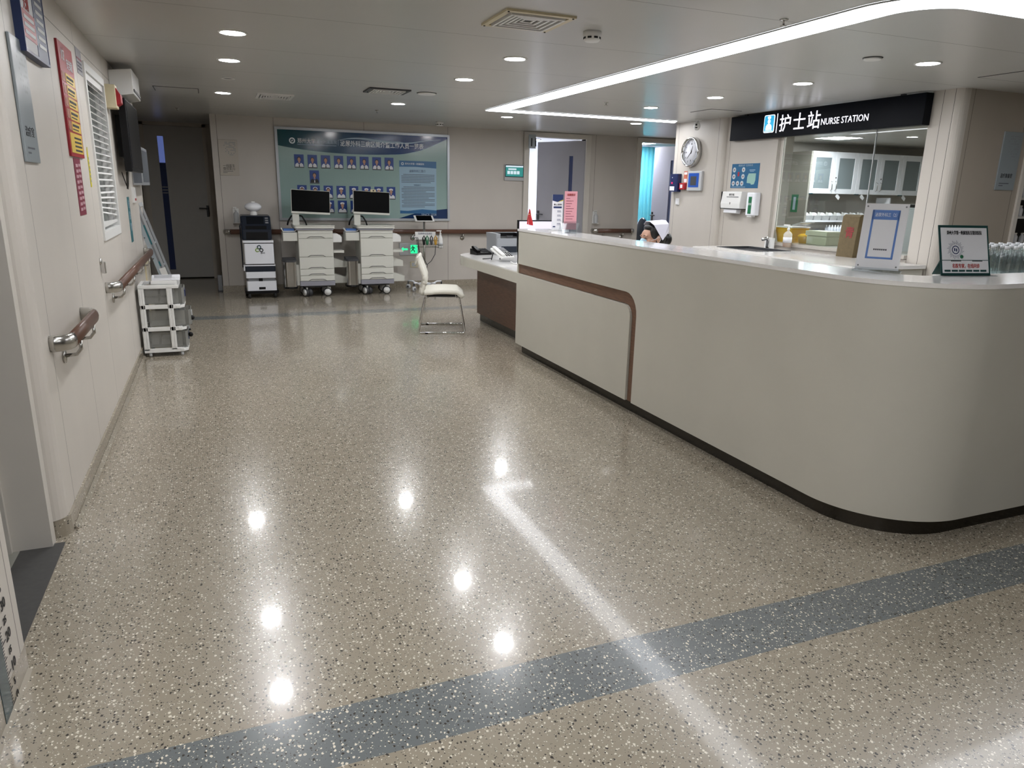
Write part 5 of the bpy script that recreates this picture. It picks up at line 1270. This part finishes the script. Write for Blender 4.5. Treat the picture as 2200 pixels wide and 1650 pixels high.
MB().flat([(.30, .06), (.37, .055), (.38, .04), (.43, .045), (.45, .09), (.45, .17), (.32, .17), (.30, .13)], -.0046).build('green_picture', mat('pale green print', '8fb5ab', .5), t)
letters('heading', '健康洗手 洁净你我', .026, .12, -.0048, .255, M_['pw'], t, width=.26)
b = MB().box(.33, .43, -.0048, -.004, .205, .213).box(.34, .41, -.0048, -.004, .190, .195).box(.02, .28, -.0048, -.004, .010, .016); b.build('small_print', M_['pw'], t)
t = thing('paper_towel_dispenser', 'white paper towel dispenser with towel hanging out, left of the soap dispenser', 'dispenser', (XS, 7.62, 1.355), -90)
MB().prismX([(0, 0), (-.11, 0), (-.115, .06), (-.095, .20), (0, .205)], 0, .36).build('casing', M_['white'], t, bevel=.006); MB().box(-.004, .0, -.112, 0, -.004, .2).box(0, .36, -.112, 0, -.006, 0).build('dark_edge', M_['ink'], t)
b = MB().prismX([(-.10, -.005), (-.03, -.005), (-.045, -.06), (-.105, -.05)], .06, .30); b.build('hanging_towel', M_['paper'], t)
letters('lettering', '擦手纸', .03, .14, -.107, .155, M_['ink'], t, width=.1); b = MB(); b.box(.1, .32, -.1075, -.10, .135, .141); b.build('black_rule', M_['ink'], t); MB().box(.18, .186, -.118, -.11, .05, .075).build('key_slot', M_['ink'], t)
t = thing('soap_dispenser', 'white soap dispenser with a green label next to the glass partition', 'dispenser', (XS, 7.17, 1.285), -90)
MB().cbox(0, .155, -.10, 0, 0, .265, .03).build('casing', M_['whitegloss'], t, bevel=.01); MB().box(.055, .11, -.103, -.10, .02, .215).build('green_label', M_['green'], t); letters('lettering', '洗手液', .03, .06, -.1045, .12, M_['inkw'], t, width=.045)
MB().box(.03, .11, -.085, -.03, -.018, 0).build('nozzle', M_['white'], t)
# glass partition
pw = struct(MB().box(6.03, 6.06, 6.80, 6.84, .96, CEIL).box(6.03, 6.06, 4.95, 4.97, .96, CEIL).build('window_4', M_['frame']))
MB().box(6.04, 6.05, 5.545, 6.80, 1.0, CEIL).box(6.04, 6.05, 4.97, 5.537, 1.0, CEIL).build('window_pane', GL, pw)
MB().box(6.038, 6.052, 5.537, 5.545, 1.0, CEIL).build('pane_joint', M_['lgrey'], pw)
MB().box(5.96, 6.42, 4.95, 6.84, .965, 1.0).build('window_sill', mat('pale sill', 'a8a39b', .3), pw)
# hanging sign
t = thing('nurse_station_sign', 'long black lit sign box reading nurse station over the glass partition', 'sign', (5.90, 7.595, 2.152), -90)
LN = 7.595-4.93; HS = .272
MB().box(0, LN, 0, .09, 0, HS).build('box', M_['dkplate'], t, bevel=.003)
MB().box(.2, .24, .03, .06, HS, CEIL-2.152).box(LN-.3, LN-.26, .03, .06, HS, CEIL-2.152).build('ceiling_mounts', M_['dgrey'], t)
x0 = 7.595-7.00
MB().prismY(rrect(x0, x0+.168, .055, .245, .02), -.004, 0).build('icon_border', E_SIGN, t)
MB().prismY(rrect(x0+.008, x0+.160, .063, .237, .016), -.006, -.004).build('icon_plate', E_SIGNB, t)
b = MB(); cx = x0+.084
b.flat([(cx+.022*math.cos(2*PI*j/16), .175+.024*math.sin(2*PI*j/16)) for j in range(16)], -.007)
b.flat([(cx-.05, .085), (cx+.05, .085), (cx+.045, .125), (cx+.022, .148), (cx-.022, .148), (cx-.045, .125)], -.007)
b.flat([(cx-.022, .203), (cx+.022, .203), (cx+.028, .225), (cx, .232), (cx-.028, .225)], -.007); b.box(cx-.06, cx+.06, -.007, -.0065, .070, .078)
b.build('nurse_icon', E_SIGN, t)
MB().box(x0+.205, x0+.211, -.004, 0, .045, .25).build('divider', E_SIGN, t)
letters('lettering', '护', .19, x0+.245, -.002, .07, E_SIGN, t, bold=.001); letters('lettering', '士', .19, x0+.455, -.002, .07, E_SIGN, t, bold=.001); letters('lettering', '站', .19, x0+.665, -.002, .07, E_SIGN, t, bold=.001)
letters('lettering', 'NURSE STATION', .09, x0+.86, -.002, .083, E_SIGN, t, width=.60, bold=0)

# sink counter in front of the glass
t = thing('sink_counter', 'white stone sink counter in front of the glass partition, behind the nurse counter', 'counter', (5.15, 4.72, 0))
Sx0, Sx1, Sy0, Sy1 = .26, .70, 1.60, 2.27
b = MB().box(0, Sx0, 0, 2.4, .90, .93).box(Sx1, .83, 0, 2.4, .90, .93).box(Sx0, Sx1, 0, Sy0, .90, .93).box(Sx0, Sx1, Sy1, 2.4, .90, .93); b.build('stone_top', M_['quartz'], t)
MB().box(.03, .82, .02, 2.38, .08, .90).build('cabinet_body', M_['cream'], t); MB().box(.08, .8, .04, 2.36, 0, .08).build('kickplate', M_['kick'], t)
for k in range(4): MB().box(.012, .03, .03+.59*k, .60+.59*k, .10, .86).build('door', M_['cream'], t, bevel=.003)
b = MB().box(Sx0, Sx1, Sy0, Sy1, .905, .908).box(Sx0, Sx0+.004, Sy0, Sy1, .908, .931).box(Sx1-.004, Sx1, Sy0, Sy1, .908, .931).box(Sx0, Sx1, Sy0, Sy0+.004, .908, .931).box(Sx0, Sx1, Sy1-.004, Sy1, .908, .931); b.build('sink_basin', M_['dgrey'], t)
b = MB()
for q in ((Sx0-.012, Sx1+.012, Sy0-.012, Sy0), (Sx0-.012, Sx1+.012, Sy1, Sy1+.012), (Sx0-.012, Sx0, Sy0, Sy1), (Sx1, Sx1+.012, Sy0, Sy1)): b.box(*q, .925, .934)
b.build('sink_rim', M_['dgrey'], t)
t = thing('faucet', 'short chrome sensor faucet at the back of the sink', 'faucet', (5.88, 6.70, .93))
MB().tube([(0, 0, 0), (0, 0, .08), (-.025, 0, .115), (-.09, 0, .10)], [.026, .024, .022, .017], 12).build('spout', M_['chrome'], t); MB().lathe([(.03, 0), (.03, .006), (.001, .007)], 16).build('base', M_['chrome'], t)
MB().box(.0, .04, -.06, .06, .0, .12).build('socket_box', M_['white'], t)
t = thing('sanitizer_bottle', 'clear pump bottle of amber hand rub on the sill by the yellow bin', 'bottle', (5.90, 6.42, .965))
MB().lathe([(.043, .0), (.045, .008), (.045, .09), (.001, .09)], 18).build('liquid', M_['amber'], t); MB().lathe([(.046, .0), (.047, .14), (.03, .165), (.013, .175), (.013, .19), (.001, .19)], 18).build('bottle', mat('milky bottle', 'd8d3c8', .3), t).data.materials[0].node_tree.nodes['Principled BSDF'].inputs['Alpha'].default_value = .6
MB().lathe([(.016, .19), (.016, .205), (.005, .206), (.005, .235), (.001, .236)], 12).box(-.01, .01, -.01, .07, .232, .245).build('pump', M_['white'], t); MB().lathe([(.0475, .05), (.0475, .11)], 18).build('label', M_['paper'], t)
# objects on the inner sill
t = thing('sharps_bin', 'tall yellow sharps bin with a folded lid behind the glass', 'bin', (6.12, 6.60, 1.0))
MB().add([(0, 0, 0), (.2, 0, 0), (.2, .22, 0), (0, .22, 0), (-.03, -.025, .165), (.23, -.025, .165), (.23, .245, .165), (-.03, .245, .165)], [(0, 1, 2, 3), (4, 5, 6, 7), (0, 1, 5, 4), (1, 2, 6, 5), (2, 3, 7, 6), (3, 0, 4, 7)]).build('body', M_['yellow'], t)
MB().box(-.035, .235, -.03, .25, .165, .178).build('rim', M_['white'], t); MB().box(0, .2, -.17, -.03, .172, .180, Matrix.Translation((0, 0, .02)) @ Matrix.Rotation(-.25, 4, 'X')).build('open_lid', M_['lgrey'], t)
t = thing('yellow_tub', 'small round yellow tub between the sharps bin and the pale box', 'tub', (6.2, 6.475, 1.0))
MB().lathe([(.06, 0), (.075, .07), (.08, .075), (.08, .088), (.06, .1), (.02, .108), (.001, .108)], 20).build('tub', M_['yellow'], t); MB().tube([(-.08, 0, .085), (0, -.09, .075), (.08, 0, .085)], .005, 6).build('handle', M_['pyellow'], t)
t = thing('pale_box', 'pale green-grey lidded plastic box behind the glass', 'box', (6.12, 6.08, 1.0))
MB().box(0, .2, 0, .29, 0, .10).build('body', M_['box'], t, bevel=.008); MB().box(-.012, .212, -.012, .302, .10, .152).build('lid', M_['box'], t, bevel=.006)
t = thing('kraft_bag', 'brown kraft paper bag with a red handwritten character leaning on the glass', 'bag', (6.0, 5.84, .99), -90)
t.location = (5.955, 5.70, .93)
MB().prismX([(0, 0), (-.06, 0), (-.03, .40), (.0, .42), (.025, .42)], 0, .21).build('paper', M_['kraft'], t)
Mt = Matrix.Translation((.06, -.048, .20)) @ Matrix.Rotation(-.07, 4, 'X')
letters('red_character', '青', .12, 0, 0, 0, mat('red marker', '8b2b33', .7), t, M=Mt, bold=.001)
t = thing('storage_fridge', 'pale grey cabinet with a dark screen strip behind the glass at the rounded pillar', 'cabinet', (6.45, 4.98, 0))
MB().box(0, .6, 0, .62, .03, 1.43).build('body', M_['lgrey'], t, bevel=.008); MB().box(.02, .5, .03, .58, 1.43, 1.46).build('top_tray', M_['black'], t); MB().box(-.014, 0, .02, .6, .7, 1.41).build('door', M_['lgrey'], t, bevel=.004); MB().box(-.018, -.014, .06, .58, .69, .70).build('dark_gap', M_['ink'], t)
MB().tube([(-.014, .54, .9), (-.035, .54, .92), (-.035, .54, 1.1), (-.014, .54, 1.12)], .006).build('handle', M_['steel'], t)

# ---- preparation room wall cabinets (front at y=10)
def wall_cab():
    t = thing('wall_cabinet', '', 'cabinet', (0, 10.0, 1.575), group='white glazed wall cabinets')
    MB().box(0, 1.06, .02, .45, 0, .70).build('body', M_['white'], t)
    for s_ in (0, 1):
        x0 = .53*s_; d = MB(); w_ = .525
        d.box(x0, x0+.085, 0, .018, 0, .70).box(x0+w_-.085, x0+w_, 0, .018, 0, .70).box(x0+.085, x0+w_-.085, 0, .018, 0, .085).box(x0+.085, x0+w_-.085, 0, .018, .60, .70)
        dr = d.build('door', M_['whitegloss'], t, bevel=.003)
        MB().box(x0+.085, x0+w_-.085, .010, .013, .085, .60).build('glass_insert', CABG, dr)
        hx = x0+(w_-.045 if s_ == 0 else .045)
        MB().tube([(hx, 0, .06), (hx, -.03, .07), (hx, -.03, .20), (hx, 0, .21)], .006, 8).build('handle', M_['steel'], dr)
        if s_: MB().lathe([(.012, 0), (.012, .005), (.001, .006)], 12, Matrix.Translation((x0+.045, 0, .27)) @ Matrix.Rotation(PI/2, 4, 'X')).build('lock', M_['ink'], dr)
    MB().box(.0, .09, -.004, .02, -.012, .004).build('dark_tag', M_['dkteal'], t)
    return t
w0 = wall_cab(); w0.location = (9.53, 10, 1.575); w0['label'] = 'white glazed two-door wall cabinet, leftmost behind the glass, next to the beige end panel'
dup(w0, (10.59, 10, 1.575), 0, 'white glazed two-door wall cabinet crossed by the joint of the glass panes')
dup(w0, (11.65, 10, 1.575), 0, 'white glazed two-door wall cabinet beside the rounded pillar')
o = MB().box(9.49, 9.53, 9.99, 10.48, 0, 2.27).build('end_panel', M_['beige']); tag(o, 'tall beige cabinet end panel left of the white wall cabinets', 'panel')
t = thing('green_notice', 'narrow green notice strip on the beige cabinet end panel', 'notice', (9.489, 10.34, 1.25), -90)
MB().box(0, .16, -.004, 0, 0, .30).build('strip', M_['green'], t); MB().box(.05, .11, -.005, -.004, .04, .26).build('white_marks', M_['pw'], t)
t = thing('paper_notice', 'two white paper sheets taped on the inner wall seen at the left of the glass', 'notice', (6.98, 8.65, 1.24))
MB().box(0, .26, -.004, 0, 0, .20).box(.28, .50, -.004, 0, .0, .20).build('sheets', M_['paper'], t); MB().ell((.36, -.006, .06), (.03, .003, .04), 12, 8).build('print', M_['inkg'], t)
t = thing('prep_worktop', 'long pale worktop with cupboards below the white wall cabinets', 'worktop', (9.53, 9.85, 0))
MB().box(0, 3.9, 0, .62, .87, .905).build('top', M_['quartz'], t); MB().box(.02, 3.88, .03, .62, 0, .87).build('cupboards', M_['white'], t)
t = thing('worktop_shelf', 'white open shelf rack standing on the prep worktop', 'shelf', (9.53, 10.02, .905))
MB().box(0, .025, 0, .3, 0, .62).box(1.95, 1.975, 0, .3, 0, .62).build('uprights', M_['whitegloss'], t); MB().box(.025, 1.95, 0, .3, .185, .215).build('shelf_board', M_['whitegloss'], t)
proto = thing('storage_tray', '', 'tray', (0, 0, 0), group='clear trays on the rack shelf')
MB().add([(0, 0, 0), (.15, 0, 0), (.15, .22, 0), (0, .22, 0), (-.01, -.01, .08), (.16, -.01, .08), (.16, .23, .08), (-.01, .23, .08)], [(0, 1, 2, 3), (0, 1, 5, 4), (1, 2, 6, 5), (2, 3, 7, 6), (3, 0, 4, 7)]).build('tray', M_['lgrey'], proto)
MB().ell((.05, .1, .06), (.05, .08, .07), 10, 7).ell((.11, .12, .07), (.04, .07, .06), 10, 7).build('packets', M_['paper'], proto); MB().box(.03, .10, .0, .004, .07, .16, Matrix.Rotation(.3, 4, 'Y')).build('tag', M_['white'], proto)
for k in range(8):
    lab = 'clear tray of small white packets on the rack shelf, '+ORD[k]
    if k == 0: proto.location = (9.58, 10.04, 1.12); proto['label'] = lab
    else: dup(proto, (9.58+.185*k, 10.04, 1.12), 0, lab)
proto = make_bottle('infusion_bottle', .13, .026, '', 'bottle', mat('milky white bottle', 'd5dae4', .25), M_['white'], 'white infusion bottles on the prep worktop', .45)
for k in range(30):
    lab = 'small white bottle under the rack shelf, %s, %s row' % (ORD[k % 10], ('front', 'middle', 'back')[k//10])
    p = (10.12+.066*(k % 10)+.01*(k//10), 9.95+.075*(k//10), .905)
    if k == 0: proto.location = p; proto['label'] = lab
    else: dup(proto, p, 0, lab)
proto = thing('luggage_tag', '', 'tag', (0, 0, 0), group='white hanging tags below the wall cabinets')
MB().box(-.05, .05, 0, .002, -.09, -.03, Matrix.Rotation(.6, 4, 'Y')).build('card', M_['paper'], proto); MB().cyl((0, .001, -.05), (0, .001, 0), .002, 5).build('string', M_['dgrey'], proto)
for k, x in enumerate((10.23, 10.80, 11.82)):
    if k == 0: proto.location = (x, 9.995, 1.575); proto['label'] = 'white card tag hanging under the leftmost wall cabinet'
    else: dup(proto, (x, 9.995, 1.575), 0, ('', 'white card tag hanging under the middle wall cabinet', 'white card tag hanging under the wall cabinet by the pillar')[k])
t = thing('panel_light', 'square lit ceiling panel inside the preparation room', 'ceiling light', (9.36, 9.32, CEIL))
MB().box(-.25, .25, -.25, .25, -.006, -.001).build('diffuser', E_PANEL, t)
b = MB()
for q in ((-.27, .27, -.27, -.25), (-.27, .27, .25, .27), (-.27, -.25, -.25, .25), (.25, .27, -.25, .25)): b.box(*q, -.01, 0)
b.build('frame', M_['white'], t)
t = dup(t, (7.2, 6.2, CEIL), 0, 'square ceiling panel light of the preparation room, out of view above the glass')
t = dup(t, (10.2, 6.8, CEIL), 0, 'square ceiling panel light of the preparation room, out of view above the bottle rack')
# bottle rack seen through the right doorway
t = thing('bottle_rack', 'dark rack with shelves of white bottles through the doorway at the right edge', 'rack', (8.93, 6.0, 0))
MB().box(0, .03, 0, .4, 0, 1.9).box(1.2, 1.23, 0, .4, 0, 1.9).box(0, 1.23, .38, .40, 0, 1.9).build('frame', M_['ink'], t)
for z in (.6, .98, 1.31, 1.53, 1.80): MB().box(.0, 1.23, -.01, .38, z, z+.025).build('shelf', M_['lgrey'], t)
n = 0
for z, cnt in ((1.005, 7), (1.335, 7), (1.555, 6)):
    for i in range(cnt):
        dup(bpy.data.objects['infusion_bottle'], (9.0+.062*i+.01*(i % 2), 6.06+.04*(i % 2), z), 0, 'white bottle on the %s shelf of the dark rack, %s' % (('lowest visible', 'middle', 'upper')[(z > 1.2)+(z > 1.5)], ORD[i]), 'white bottles on the dark rack')
for x, y, l in ((5.4, 13.0, 'left-hand'), (7.6, 12.4, 'right-hand')): dup(bpy.data.objects['panel_light'], (x, y, CEIL), 0, 'added square panel light, out of view inside the %s ward' % l)  # unseen panel lamps added to brighten the wards
# door frame at right
struct(MB().box(6.925, 6.975, 4.64, 4.82, 0, 2.2).build('door_5', M_['frame']))
for ob in list(bpy.data.objects):
    if ob.type == 'MESH' and ob.parent is None and 'kind' not in ob and 'label' not in ob: print('UNTAGGED', ob.name)
